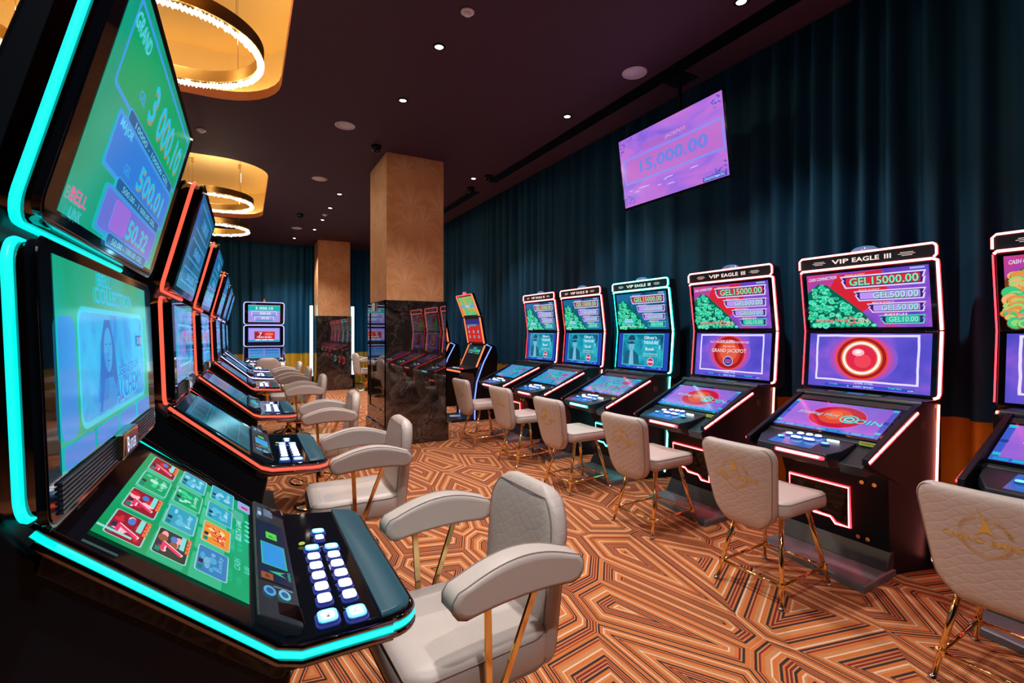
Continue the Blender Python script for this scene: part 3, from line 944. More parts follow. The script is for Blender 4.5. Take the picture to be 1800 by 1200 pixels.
        p.poly([(-0.14, -0.08), (-0.12, 0.05), (-0.09, 0.095), (-0.05, 0.095), (-0.02, 0.04), (0.01, -0.08)], ink)
        p.ell(-0.07, 0.035, 0.030, 0.045, skin, 20)
        p.rect(-0.09, 0.045, -0.078, 0.048, ink); p.rect(-0.062, 0.045, -0.05, 0.048, ink); p.rect(-0.08, 0.012, -0.06, 0.015, ink); p.rect(-0.0715, 0.025, -0.069, 0.04, ink)
        p.poly([(-0.13, -0.08), (-0.10, -0.02), (-0.04, -0.02), (-0.005, -0.08)], E(45, 140, 215))
        for k in range(6):
            p.poly([(-0.15 + k * 0.012, -0.06), (-0.146 + k * 0.012, -0.06), (-0.12 + k * 0.010, 0.03), (-0.123 + k * 0.010, 0.03)], E(30, 90, 180), up=0.2)
        p.text('SECRETS OF', 0.10, -0.01, 0.20, 0.020, E(35, 110, 195), 0.1, 0.05, shadow=E(90, 195, 240))
        p.text('ALCHEMY', 0.10, -0.05, 0.26, 0.045, E(40, 120, 205), 0.1, 0.05, shadow=E(90, 195, 240))
        p.text('BELL', -0.08, 0.170, 0.09, 0.024, E(40, 185, 230)); p.text('COLLECTION', 0.0, 0.14, 0.30, 0.032, E(40, 185, 230))
        p.rect(0.19, 0.035, 0.235, 0.062, E(20, 40, 90)); p.text('25', 0.202, 0.049, 0.016, 0.014, E(130, 200, 240)); p.rect(0.215, 0.039, 0.233, 0.058, E(200, 70, 120))
        p.rect(-0.345, -0.095, -0.27, 0.095, E(50, 140, 220), 0.02)
        for k in range(4):
            p.rect(-0.34 + k * 0.165, h0 + 0.003, -0.19 + k * 0.165, h0 + 0.038, E(55, 130, 215), 0.008)
        badge = True
    elif scheme == 'lilac':
        p.rect(-W2, h0, W2, h1, E(175, 160, 240))
        p.rect(-0.2, -0.075, 0.22, 0.10, E(215, 40, 60)); p.rect(-0.2, -0.075, -0.02, 0.10, E(170, 30, 50))
        p.text('7', -0.08, 0.03, 0.07, 0.10, E(255, 220, 230), 0.1, shadow=E(120, 20, 40)); p.ell(0.1, 0.04, 0.09, 0.03, E(250, 120, 80))
        p.text('CASH RUSH', 0.0, -0.03, 0.3, 0.045, E(255, 240, 245), 0, shadow=E(120, 20, 40))
        p.rect(-W2, h0, W2, h0 + 0.05, E(40, 165, 205))
        for k in range(3):
            p.rect(-0.18 + k * 0.13, -0.10, -0.07 + k * 0.13, -0.08, E(250, 250, 255))
        p.frame(-W2, h0, W2, h1, 0.012, E(120, 100, 220))
        badge = True
    else:
        bg = glow_noise('teal_reel_field', [(0.3, (20, 85, 165)), (0.5, (20, 150, 180)), (0.62, (120, 110, 220)), (0.75, (50, 190, 200))], 7.0, 0.9, sc=(1, 0.4, 1.6))
        p.rect(-W2, h0, W2, h1, bg)
        p.frame(-0.24, -0.08, 0.24, 0.11, 0.01, E(80, 190, 220), 0.02)
        p.text('7', 0.0, 0.02, 0.09, 0.12, E(190, 60, 100), 0.1)
        badge = True
    p.mb.raw('middle_screen', t)
    m = MB()
    for k in range(7):
        z = -L / 2 + 0.022 + k * 0.0078
        Cc = C + V * z
        m.box(Cc.x + og0, Cc.x + og0 + 0.007, -gw + 0.045, gw - 0.045, Cc.z, Cc.z + 0.0045, RIB)
    m.build('ribbed_speaker_grille', t)
    if detail:
        Cc = C + V * (-L / 2 + 0.050)
        m = MB(); m.box(Cc.x + og0, Cc.x + og0 + 0.02, -0.075, 0.085, Cc.z - 0.030, Cc.z + 0.030, M_GOLD); b = m.build('badge', t, bevel=0.004)
        p = Pic((Cc.x + og0 + 0.0205, 0.005, Cc.z), U, V)
        p.rect(-0.074, -0.025, 0.074, 0.025, P('navy_badge_face', (0.01, 0.02, 0.09), 0.15)); p.text('B', -0.037, 0.0, 0.024, 0.036, E(225, 235, 255)); p.text('UTLER', 0.016, -0.006, 0.068, 0.024, E(200, 220, 255))
        p.mb.raw('badge_lettering', b)
    def dk(m):
        x0 = q(0.09)
        m.v = [((x0 + (v[0] - x0) * 1.05, v[1] * (1 - 0.09 * (v[0] - x0) / 0.27), v[2] - 0.020 * (v[0] - x0) / 0.27) if v[0] > x0 else v) for v in m.v]
        return m
    # deck trim, side cheeks
    R = 0.06
    path = [(q(-0.305), 1.172), (q(-0.285), 1.152), (q(0.055), 0.858), (q(0.10), 0.842), (q(0.30), 0.835)]
    pts = [(x, -HW, z) for x, z in path[:-1]] + [(q(0.285), -HW + 0.006, 0.836)]
    for k in range(7):
        a = -PI / 2 + k * PI / 12
        pts.append((q(0.285) + 0.062 * math.cos(a), -HW + 0.012 + 0.062 + 0.062 * math.sin(a), 0.836))
    full = pts + [(x, -y, z) for x, y, z in pts[::-1]]
    m = MB(); m.tube(full, 0.0072, N, 8); dk(m).build('neon_trim', t, smooth=True)
    m = MB()
    for dz, rr in ((-0.017, 0.0095), (0.0145, 0.0070)):
        m.tube([(x, y * 0.995, z + dz) for x, y, z in full], rr, M_BRONZE, 8)
    dk(m).build('chrome_band', t, smooth=True)
    # deck slab
    m = MB()
    plan = [(q(-0.0), -HW + 0.008), (q(0.285), -HW + 0.014)] + [(q(0.283) + 0.058 * math.cos(-PI / 2 + k * PI / 8), -HW + 0.074 + 0.058 * math.sin(-PI / 2 + k * PI / 8)) for k in range(1, 5)]
    plan = plan + [(x, -y) for x, y in plan[::-1]]
    def deck_z(x, top):
        return (0.868 if top else 0.805) if x > q(0.06) else (0.94 if top else 0.86)
    m.prism_y([(q(-0.31), 1.10), (q(0.05), 0.80), (q(0.07), 0.80), (q(0.095), 0.862), (q(0.075), 0.868), (q(-0.295), 1.165)], -HW + 0.008, HW - 0.008, M_GLOSS)
    m.build('touch_console', t, bevel=0.008)
    m = MB(); m.prism_z([(q(0.06), -HW + 0.008)] + plan[1:-1] + [(q(0.06), HW - 0.008)], 0.808, 0.866, M_GLOSS); dk(m).build('button_deck', t, bevel=0.008)
    m = MB()
    pl = [(q(0.262), -HW + 0.014)] + plan[1:-1] + [(q(0.262), HW - 0.014)]
    m.loft([[(x, y * 0.998, 0.862) for x, y in pl], [(x if x < q(0.27) else x - 0.001, y, 0.868) for x, y in pl], [(x if x < q(0.27) else x - 0.010, y * 0.985, 0.874) for x, y in pl]], M_PAD)
    dk(m).build('wrist_pad', t, smooth=False, bevel=0.005, seg=3)
    # touch picture on the sloping console
    slope = Vector((-0.37, 0, 0.297)).normalized()
    A = Vector((q(-0.125), 0, 1.0285)) 
    nrm = Vector((0, 1, 0)).cross(slope)
    p = Pic(A + nrm * 0.0035, (0, 1, 0), slope)
    Lh = 0.166
    if scheme == 'green':
        p.rect(-0.322, -Lh, 0.328, Lh, glow_noise('green_menu_field', [(0.3, (0, 150, 85)), (0.55, (0, 165, 110)), (0.8, (0, 175, 150))], 2.5))
        order = [[0, 0, 4, 0], [2, 1, 4, 1], [5, 3, 1, 1]]
        for r in range(3):
            for c in range(4):
                tile(p, -0.235 + c * 0.158, 0.112 - r * 0.09, 0.135, 0.076, order[r][c], rnd)
        p.text('SELECT A GAME', 0.03, -0.125, 0.15, 0.016, E(150, 235, 225)); p.text('CASH', -0.19, -0.125, 0.06, 0.016, E(90, 220, 200)); p.text('0.00', -0.20, -0.15, 0.04, 0.014, E(90, 220, 200))
        for k in range(5):
            p.ell(-0.02 + k * 0.035, -0.15, 0.010, 0.008, E(80, 225, 190), 10)
        p.rect(0.20, -0.16, 0.28, -0.118, E(150, 170, 230), 0.006); p.rect(0.225, -0.152, 0.245, -0.13, E(225, 40, 60))
        p.rect(-0.322, 0.10, -0.312, Lh, E(150, 220, 215))
    elif scheme == 'lilac':
        p.rect(-0.322, -Lh, 0.322, Lh, E(120, 130, 215))
        for k in range(6):
            p.rect(-0.30 + (k % 2) * 0.31, -0.13 + (k // 2) * 0.095, -0.02 + (k % 2) * 0.31, -0.06 + (k // 2) * 0.095, E(30, 160 - 10 * k, 190))
    else:
        p.rect(-0.322, -Lh, 0.322, Lh, glow_noise('dark_teal_menu_field', [(0.3, (6, 50, 85)), (0.5, (8, 95, 105)), (0.7, (20, 120, 170)), (0.8, (60, 160, 190))], 4.0, 0.9))
        for r in range(3):
            for c in range(4):
                if detail:
                    p.frame(-0.30 + c * 0.158, 0.075 - r * 0.09, -0.165 + c * 0.158, 0.15 - r * 0.09, 0.003, E(30, 140, 160), 0.008, up=0.2)
    p.mb.raw('touch_screen', t)
    # card reader strip
    slope2 = Vector((-0.085, 0, 0.072)).normalized()
    m = MB(); m.prism_y([(q(0.018), 0.925), (q(0.022), 0.932), (q(0.108), 0.878), (q(0.104), 0.86), (q(0.018), 0.88)], -0.375, 0.375, M_GREY); m.build('card_reader_strip', t, bevel=0.004)
    sv = Vector((-(0.086), 0, 0.054)).normalized(); nv = Vector((0, 1, 0)).cross(sv)
    p = Pic(Vector((q(0.065), 0, 0.905)) + nv * 0.0012, (0, 1, 0), sv)
    p.rect(-0.21, -0.042, 0.20, 0.045, P('navy_reader_panel', (0.012, 0.028, 0.075), 0.12))
    if detail:
        p.rect(-0.12, -0.033, 0.03, 0.036, E(60, 200, 130)); p.rect(-0.116, -0.030, 0.026, 0.033, E(50, 150, 225))
        p.rect(0.065, -0.015, 0.115, 0.018, E(90, 215, 80)); p.text('P', 0.085, 0.0, 0.012, 0.02, E(20, 80, 40))
        p.poly([(-0.17, -0.025), (-0.155, 0.02), (-0.14, -0.025), (-0.155, -0.01)], E(60, 190, 150)); p.text('CASINO', -0.155, -0.034, 0.05, 0.008, E(60, 190, 150))
        p.rect(-0.205, 0.01, -0.17, 0.04, E(150, 85, 50)); p.text('18+', -0.187, 0.025, 0.02, 0.012, E(40, 25, 20))
        for k in range(2):
            p.ell(-0.262 - 0.0 * k, 0.022 - 0.036 * k, 0.024, 0.015, E(85 + 20 * k, 165 + 30 * k, 215), 18); p.ell(-0.262, 0.022 - 0.036 * k, 0.014, 0.009, E(40, 90, 150), 14)
        p.text('15B 20A', -0.235, -0.012, 0.006, 0.05, E(170, 190, 220))
        for k in range(6):
            p.rect(0.25 + k * 0.012, -0.01, 0.256 + k * 0.012, 0.02, E(130, 150, 180), up=0.2)
        p.rect(0.24, 0.028, 0.275, 0.04, E(160, 200, 235)); p.rect(0.28, 0.028, 0.31, 0.04, E(90, 110, 140))
    p.mb.raw('reader_display', t)
    for s in (-1, 1):
        m = MB()
        y0 = s * 0.325
        m.add([(q(0.055), y0 - 0.03, 0.908), (q(0.055), y0 + 0.03, 0.908), (q(0.112), y0 + 0.035, 0.872), (q(0.112), y0 - 0.035, 0.872), (q(0.100), y0, 0.902)], [(0, 1, 4), (1, 2, 4), (2, 3, 4), (3, 0, 4)], M_CHROME)
        m.build('faceted_corner', t)
    # buttons
    def button(x, y, w, d, cap, big=False, lab=None):
        m = MB()
        m.prism_z(rrect(q(x) - d / 2 - 0.003, y - w / 2 - 0.003, q(x) + d / 2 + 0.003, y + w / 2 + 0.003, min(w, d) * 0.3, 3), 0.866, 0.870, BTN_BASE)
        m.prism_z(rrect(q(x) - d / 2, y - w / 2, q(x) + d / 2, y + w / 2, min(w, d) * 0.3, 3), 0.870, 0.876, BTN_BASE)
        k = 0.90
        m.prism_z(rrect(q(x) - d / 2 * k, y - w / 2 * k, q(x) + d / 2 * k, y + w / 2 * k, min(w, d) * 0.27, 3), 0.876, 0.879, CYAN_BTN if big else WHITE_BTN)
        if big:
            m.prism_z(rrect(q(x) - d / 2 * 0.62, y - w / 2 * 0.62, q(x) + d / 2 * 0.62, y + w / 2 * 0.62, min(w, d) * 0.2, 3), 0.879, 0.8795, WHITE_BTN)
        if lab:
            pp = Pic((q(x), y, 0.8798), (0, 1, 0), (-1, 0, 0), m)
            pp.text(lab, 0, 0, w * 0.42, d * 0.28, P('button_print', (0.02, 0.03, 0.08), 0.4))
        dk(m).build('button', t)
    A1, B1 = 0.160, 0.214
    button(A1 - 0.004, -0.35, 0.056, 0.044, 0, True, 'MAX'); button(B1, -0.362, 0.056, 0.044, 0, True, 'SPIN')
    for k in range(5):
        button(A1 + 0.001 * k, -0.268 + k * 0.062, 0.042, 0.032, 0)
        button(B1, -0.275 + k * 0.062, 0.042, 0.032, 0)
    button(A1 + 0.006, 0.043, 0.040, 0.038, 0, True); button(B1 + 0.002, 0.035, 0.040, 0.038, 0, True, 'X')
    button(A1 + 0.034, 0.118, 0.034, 0.024, 0); button(A1 + 0.036, 0.172, 0.036, 0.036, 0, True)
    if detail:
        m = MB(); m.lathe([(0.001, 0.866), (0.009, 0.866), (0.008, 0.869), (0.001, 0.870)], (q(0.147), 0.095, 0), E(190, 200, 90), 14); m.build('indicator_dot', t)
    # plinth foot
    m = MB(); m.prism_y([(q(-0.5), 0), (q(0.22), 0), (q(0.22), 0.035), (q(0.10), 0.06), (q(-0.06), 0.10), (q(-0.5), 0.10)], -0.33, 0.33, M_BLACK); m.build('footrest', t, bevel=0.006)
    # tower lamp
    m = MB()
    z = 2.18
    cx = q(-0.27)
    m.lathe([(0.001, z - 0.01), (0.022, z - 0.01), (0.022, z + 0.02), (0.001, z + 0.02)], (cx, 0.0, 0), E(60, 150, 70, 0.5), 14)
    m.lathe([(0.001, z + 0.02), (0.021, z + 0.02), (0.021, z + 0.05), (0.001, z + 0.05)], (cx, 0.0, 0), E(230, 170, 60, 0.8), 14)
    m.lathe([(0.001, z + 0.05), (0.020, z + 0.05), (0.019, z + 0.088), (0.012, z + 0.095), (0.001, z + 0.097)], (cx, 0.0, 0), E(190, 50, 40, 0.8), 14)
    m.build('tower_lamp', t)
    return t

LY = [1.48, 2.99, 4.67, 6.72, 8.27, 9.78]
GL = 'slot machines in the left row'
tower_machine(-0.30, LY[0], 0, 'cyan', 'green', 'nearest left slot machine with bright cyan neon trim and green screens', GL)
tower_machine(-0.29, LY[1], 0, 'red', 'blue', 'slot machine with red neon trim, first behind the cyan machine', GL)
tower_machine(-0.30, LY[2], 0, 'red', 'blue', 'slot machine with red neon trim, second behind the cyan machine', GL)
tower_machine(-0.30, LY[3], 0, 'red', 'blue', 'slot machine with red neon trim, last red one of the left row', GL, False)
tower_machine(-0.30, LY[4], 0, 'lilac', 'blue', 'slot machine with white-lilac neon trim, first behind the red ones', GL, False)
tower_machine(-0.30, LY[5], 0, 'lilac', 'blue', 'slot machine with white-lilac neon trim, last in the left row', GL, False)
tower_machine(0.37, 12.45, -PI / 2, 'lilac', 'lilac', 'slot machine with lilac neon trim facing the camera before the end curtain', 'slot machines at the far end', False)

# ------------------------------------------------------------------ right-row machines (forward = local +x, viewer's right = +y)
RW = 0.428
def money_pile(p, gold):
    rnd = random.Random(11)
    dark = E(8, 95, 80) if not gold else E(120, 60, 30)
    cols = [E(25, 205, 150), E(70, 225, 180), E(20, 170, 130), E(120, 235, 195)] if not gold else [E(225, 150, 70), E(60, 200, 130), E(240, 180, 110), E(150, 215, 120)]
    p.poly([(-0.385, -0.2), (-0.385, 0.07), (-0.30, 0.135), (-0.24, 0.12), (-0.02, -0.08), (0.08, -0.2)], dark)
    items = []
    for k in range(300):
        x = rnd.uniform(-0.375, 0.07); y = rnd.uniform(-0.19, 0.12)
        lim = (0.14 + (x + 0.28) * 0.5) if x < -0.28 else 0.14 - (x + 0.28) * 0.9
        if y < lim - 0.015:
            items.append((x, y))
    items.sort(key=lambda a: -a[1])
    for x, y in items:
        r = rnd.uniform(0.014, 0.024) * (1.8 if gold else 1); a = rnd.uniform(0.45, 0.95)
        p.ell(x, y - 0.003, r, r * a, dark, 12, up=0.25)
        p.ell(x, y, r * 0.93, r * a * 0.9, rnd.choice(cols), 12, up=0.25)
        p.ell(x, y, r * 0.55, r * a * 0.5, rnd.choice(cols), 10, up=0.25)

def bolt_panel(p, x0, x1, y0, y1, fill, framec, title, value, tc, n=0.02):
    z = (y1 - y0)
    outer = [(x0, y1), (x0 + n, y1 - z * 0.35), (x0 + n * 0.4, y1 - z * 0.4), (x0 + n * 1.6, y0), (x1 - n * 0.6, y0), (x1 - n * 0.2, y0 + z * 0.55), (x1 - n * 0.7, y0 + z * 0.5), (x1, y1)]
    p.poly(outer, framec)
    cx, cy = (x0 + x1) / 2, (y0 + y1) / 2
    p.poly([(cx + (x - cx) * 0.955, cy + (y - cy) * 0.78) for x, y in outer], E(60, 20, 120))
    p.rect(x0 + n * 2.0, y0 + z * 0.17, x1 - n * 1.6, y1 - z * 0.17, fill, 0.008)
    p.text(title, x0 + 0.10, y1 + 0.004, 0.13, 0.016, E(240, 190, 200), 0.15)
    if value:
        wd = (x1 - x0) * (0.80 if len(value) > 9 else 0.62)
        p.text(value, x1 - n * 1.8 - wd / 2 - 0.004, cy, wd, z * 0.62, tc, 0.0, shadow=E(20, 60, 90))

def vip_machine(Y, led, game, label):
    t = empty('video_slot_machine', (3.5, Y, 0), PI, label, 'slot machine', 'slot machines in the right row')
    if led == 'cyan':
        core, halo = NEONS['cyanw'], NEONS['cyanline']
    else:
        core, halo = NEONS['white'], NEONS['redline']
    def strip(m, pts, r=0.0085, closed=False):
        m.tube(pts, r, core, 8, closed)
        m.tube([(x - 0.006, y * 1.004, z) for x, y, z in pts], r * 1.10, halo, 8, closed)
    def line(name, pts, r, mats, n=8, parent=None):
        for k, (mt, dx) in enumerate(mats):
            m = MB(); m.tube([(x - dx, y, z) for x, y, z in pts], r * (1.22 if k else 1), mt, n); m.build(name, parent or t, smooth=True)
    # profile of the head, local x = 3.5 - X
    jt, tp, bt = (-0.382, 1.512), (-0.322, 1.968), (-0.345, 1.075)
    # head shell
    m = MB()
    m.prism_y([(bt[0] - 0.012, bt[1]), (jt[0] - 0.012, jt[1]), (tp[0] - 0.012, tp[1]), (tp[0] - 0.01, 2.06), (tp[0] - 0.11, 2.06), (-0.50, 1.6), (-0.50, 1.05), (-0.40, 1.02)], -RW + 0.001, RW - 0.001, M_GREY)
    m.build('head', t, bevel=0.012)
    # header bar
    m = MB()
    m.prism_y([(tp[0] - 0.03, 1.975), (tp[0] + 0.004, 1.975), (tp[0] + 0.010, 2.062), (tp[0] - 0.03, 2.072)], -RW, RW, M_GREY)
    hb = m.build('header_bar', t, bevel=0.004)
    hv = Vector((0.006, 0, 0.087)).normalized()
    p = Pic((tp[0] + 0.0095, 0, 2.019), (0, 1, 0), hv)
    lt = E(255, 225, 215, 1.2) if led != 'cyan' else E(215, 255, 245, 1.2)
    p.text('VIP', -0.135, 0, 0.115, 0.032, lt); p.text('EAGLE', 0.03, 0, 0.17, 0.032, lt); p.text('III', 0.165, 0, 0.04, 0.032, lt)
    for s, x0 in ((-1, -0.235), (1, 0.225)):
        for k, (a, b) in enumerate(((0.012, 0.085), (0.0, 0.095), (0.02, 0.08))):
            xa, xb = sorted((x0 + s * a, x0 + s * b))
            p.rect(xa, 0.009 - k * 0.010, xb, 0.0115 - k * 0.010, lt)
    p.mb.raw('header_lettering', hb)
    m = MB()
    r = 0.02
    top = [(tp[0] + 0.010, -RW, 1.985), (tp[0] + 0.012, -RW, 2.05), (tp[0] + 0.012, -RW + 0.018, 2.068), (tp[0] + 0.012, RW - 0.018, 2.068), (tp[0] + 0.012, RW - 0.004, 2.058), (tp[0] + 0.012, RW + 0.002, 2.045), (tp[0] + 0.010, RW + 0.002, 1.995), (tp[0] + 0.009, RW - 0.012, 1.980)]
    strip(m, top, 0.0065)
    m.build('led_strip', t, smooth=True)
    m = MB()
    side = [(jt[0] + 0.004, 1.516), (tp[0] + 0.002, 1.945), (tp[0] + 0.004, 1.958)]
    pts = [(tp[0] + 0.004, -RW + 0.006, 1.958), (tp[0] + 0.008, -RW + 0.02, 1.970), (tp[0] + 0.008, RW - 0.02, 1.970)] + [(x - 0.006, RW + 0.003, z) for x, z in side[::-1]]
    strip(m, pts, 0.0085)
    m.build('led_strip', t, smooth=True)
    m = MB()
    strip(m, [(jt[0] - 0.002, RW + 0.003, 1.506), (bt[0] - 0.005, RW + 0.003, 1.105), (bt[0] - 0.002, RW - 0.003, 1.085), (bt[0] + 0.008, RW - 0.022, 1.075)], 0.0085)
    m.build('led_strip', t, smooth=True)
    m = MB(); m.tube([(bt[0] - 0.012, -RW - 0.004, 1.09), (jt[0] - 0.012, -RW - 0.004, 1.51), (tp[0] - 0.012, -RW - 0.004, 1.955)], 0.0045, halo, 8); m.build('led_strip', t, smooth=True)  # thin reflected line on the left edge, put in as a glowing tube
    # top screen
    V = Vector((tp[0] - jt[0], 0, tp[1] - jt[1])).normalized(); U = Vector((0, 1, 0)); Nn = U.cross(V)
    C = Vector(((tp[0] + jt[0]) / 2, 0, (tp[1] + jt[1]) / 2)) + Nn * -0.006 - V * 0.006
    m = MB(); 
    T = Matrix(((-Nn.x, U.x, V.x, C.x), (-Nn.y, U.y, V.y, C.y), (-Nn.z, U.z, V.z, C.z), (0, 0, 0, 1)))
    m.box(-0.003, 0.02, -RW + 0.012, RW - 0.012, -0.222, 0.222, M_GLOSS, T); m.build('upper_glass', t, bevel=0.002)
    p = Pic(C + Nn * 0.0034, U, V)
    cyan = led == 'cyan' or game == 'book'
    gold = game == 'coins'
    if game == 'book':
        bg = glow_noise('deep_blue_topper_field', [(0.3, (15, 40, 95)), (0.5, (20, 110, 150)), (0.7, (35, 90, 190))], 4.0)
    else:
        bg = glow_noise('violet_topper_field', [(0.3, (90, 60, 190)), (0.48, (150, 80, 205)), (0.56, (205, 60, 120)), (0.7, (110, 70, 210))], 2.6, distortion=1.4)
    p.rect(-0.385, -0.2, 0.385, 0.205, bg)
    if game != 'book':
        p.poly([(-0.16, 0.19), (0.12, 0.2), (0.15, 0.06), (-0.02, -0.1), (0.0, -0.2), (-0.05, -0.2), (-0.22, 0.1)], E(215, 35, 55))
    money_pile(p, gold)
    white, lav = E(225, 215, 255), E(190, 150, 245)
    grn = E(120, 240, 190)
    bolt_panel(p, -0.14, 0.375, 0.085, 0.175, E(215, 45, 55), white, 'GRAND JACKPOT', 'GEL15000.00', grn)
    bolt_panel(p, -0.055, 0.37, -0.01, 0.062, lav, white, 'MAJOR JACKPOT', 'GEL500.00', E(170, 235, 225))
    bolt_panel(p, 0.025, 0.365, -0.095, -0.03, lav, white, 'MINOR BONUS', 'GEL50.00', E(150, 235, 215))
    bolt_panel(p, 0.095, 0.36, -0.175, -0.115, E(30, 200, 165), E(70, 235, 200), 'MINI', 'GEL10.00', E(150, 245, 215))
    if game == 'book':
        p.rect(-0.29, -0.13, -0.10, -0.08, E(30, 185, 200), 0.02); p.text("Oliver's", -0.195, -0.085, 0.12, 0.022, E(215, 240, 255)); p.text('TREASURE', -0.195, -0.11, 0.15, 0.02, E(225, 245, 255)); p.text('BOOK', -0.195, -0.14, 0.06, 0.016, E(215, 235, 255))
        p.text('LOCK & SPIN GAME FEATURE', -0.195, -0.165, 0.25, 0.013, E(205, 220, 235))
    else:
        p.text('CASH CONNECTION', -0.26, 0.172, 0.20, 0.024, E(215, 225, 255), 0.2, 0.04)
        p.text('Sizzling Hot', -0.225, -0.145, 0.21, 0.032, E(250, 150, 150), 0.2, shadow=E(120, 15, 30)); p.text('COIN', -0.035, -0.148, 0.13, 0.032, E(250, 190, 180), shadow=E(120, 15, 30))
        p.ring([(-0.085 + 0.03 * math.cos(a), -0.148 + 0.03 * math.sin(a)) for a in [k * PI / 10 for k in range(20)]], [(-0.085 + 0.024 * math.cos(a), -0.148 + 0.024 * math.sin(a)) for a in [k * PI / 10 for k in range(20)]], E(235, 70, 80))
    p.rect(0.29, 0.186, 0.37, 0.198, E(160, 190, 240))
    p.mb.raw('upper_screen', t)
    # lower screen
    V = Vector((jt[0] - bt[0], 0, jt[1] - bt[1])).normalized(); Nn = U.cross(V)
    C = Vector(((bt[0] + jt[0]) / 2, 0, (bt[1] + jt[1]) / 2)) + Nn * -0.006
    T = Matrix(((-Nn.x, U.x, V.x, C.x), (-Nn.y, U.y, V.y, C.y), (-Nn.z, U.z, V.z, C.z), (0, 0, 0, 1)))
    m = MB(); m.box(-0.003, 0.02, -RW + 0.012, RW - 0.012, -0.215, 0.214, M_GLOSS, T); m.build('lower_glass', t, bevel=0.002)
    p = Pic(C + Nn * 0.0034, U, V)
    if game == 'book':
        bg = glow_noise('teal_book_field', [(0.3, (12, 60, 110)), (0.5, (20, 135, 165)), (0.7, (45, 190, 205))], 5.0)
        p.rect(-0.385, -0.2, 0.385, 0.2, E(35, 70, 175)); p.rect(-0.31, -0.16, 0.31, 0.185, bg); p.frame(-0.315, -0.165, 0.315, 0.19, 0.006, E(80, 230, 225))
        hat, hat2, face, coat = E(25, 70, 100), E(70, 150, 175), E(120, 190, 220), E(25, 95, 125)
        p.poly([(-0.29, -0.155), (-0.27, -0.03), (-0.22, 0.0), (-0.12, 0.0), (-0.05, -0.05), (-0.03, -0.155)], coat)
        p.poly([(-0.20, -0.155), (-0.19, 0.0), (-0.14, 0.0), (-0.12, -0.155)], face)
        p.ell(-0.17, 0.055, 0.042, 0.06, face, 20); p.poly([(-0.27, 0.11), (-0.23, 0.09), (-0.17, 0.10), (-0.11, 0.09), (-0.07, 0.12), (-0.12, 0.08), (-0.17, 0.075), (-0.235, 0.08)], hat)
        p.ell(-0.17, 0.135, 0.055, 0.042, hat, 20); p.rect(-0.225, 0.105, -0.115, 0.12, hat2)
        p.rect(-0.195, 0.06, -0.18, 0.065, hat); p.rect(-0.16, 0.06, -0.145, 0.065, hat); p.rect(-0.182, 0.02, -0.158, 0.025, hat); p.rect(-0.173, 0.035, -0.168, 0.055, hat2)
        p.poly([(-0.03, 0.13), (0.27, 0.13), (0.24, 0.06), (0.13, 0.045), (0.0, 0.07)], E(25, 165, 190))
        p.text("Oliver's", 0.12, 0.15, 0.19, 0.034, E(220, 245, 255)); p.text('TREASURE', 0.13, 0.095, 0.22, 0.034, E(215, 245, 255)); p.text('Book', 0.12, 0.025, 0.13, 0.034, E(225, 245, 255)); p.text('2', 0.26, 0.05, 0.03, 0.035, E(200, 240, 250))
        p.text('LOCK & SPIN FEATURE', 0.13, -0.03, 0.22, 0.013, E(200, 235, 245)); p.text('join the hunt to win', 0.13, -0.053, 0.22, 0.013, E(200, 235, 245))
        p.ell(0.14, -0.115, 0.05, 0.045, E(200, 220, 245)); p.ell(0.14, -0.115, 0.043, 0.039, E(200, 40, 75)); p.rect(0.10, -0.125, 0.18, -0.105, E(230, 190, 215))
    else:
        bg = glow_noise('violet_game_field', [(0.25, (60, 60, 185)), (0.5, (95, 80, 205)), (0.72, (165, 100, 220))], 3.0, distortion=0.3)
        p.rect(-0.385, -0.2, 0.385, 0.2, bg)
        cx, cy = (-0.022, 0.022)
        for k in range(5):
            p.ell(cx, cy, 0.225 - k * 0.012, 0.175 - k * 0.004, E(130 + 22 * k, 90 - 4 * k, 210 - 12 * k), 36)
        p.ell(cx, cy, 0.168, 0.155, E(235, 75, 45)); p.ell(cx, cy, 0.158, 0.147, E(165, 25, 35))
        if game == 'ball':
            p.ell(cx, cy, 0.135, 0.128, E(235, 110, 45)); p.ell(cx, cy, 0.124, 0.118, E(255, 240, 235)); p.ell(cx, cy, 0.104, 0.099, E(225, 100, 50)); p.ell(cx, cy, 0.096, 0.091, E(225, 40, 75)); p.ell(cx + 0.01, cy - 0.02, 0.055, 0.05, E(240, 70, 90))
            p.ell(cx - 0.02, cy + 0.04, 0.04, 0.026, E(255, 190, 195)); p.ell(cx - 0.022, cy + 0.044, 0.022, 0.013, E(255, 240, 245))
        elif game == 'jackpot':
            p.ell(cx, cy, 0.12, 0.123, E(215, 60, 40)); p.ell(cx, cy + 0.01, 0.09, 0.09, E(235, 95, 60))
            p.text('PLAY THE LOCK & SPIN BONUS FEATURE', cx, 0.118, 0.40, 0.018, E(245, 200, 235)); p.text('LOCK & SPIN', cx - 0.03, 0.122, 0.17, 0.03, E(255, 220, 240), shadow=E(120, 20, 40)); p.text('AND WIN THE', cx, 0.078, 0.12, 0.014, E(250, 210, 200))
            p.text('GRAND JACKPOT', cx, 0.035, 0.36, 0.045, E(250, 215, 215), shadow=E(150, 20, 30))
            p.ell(cx, -0.055, 0.052, 0.046, E(205, 190, 240)); p.ell(cx, -0.055, 0.044, 0.039, E(60, 60, 150)); p.text('GRAND', cx, -0.048, 0.07, 0.016, E(255, 90, 100)); p.text('JACKPOT', cx, -0.068, 0.055, 0.010, E(220, 220, 250))
        rr = random.Random(2)
        # electric frame
        pts_o, pts_i = [], []
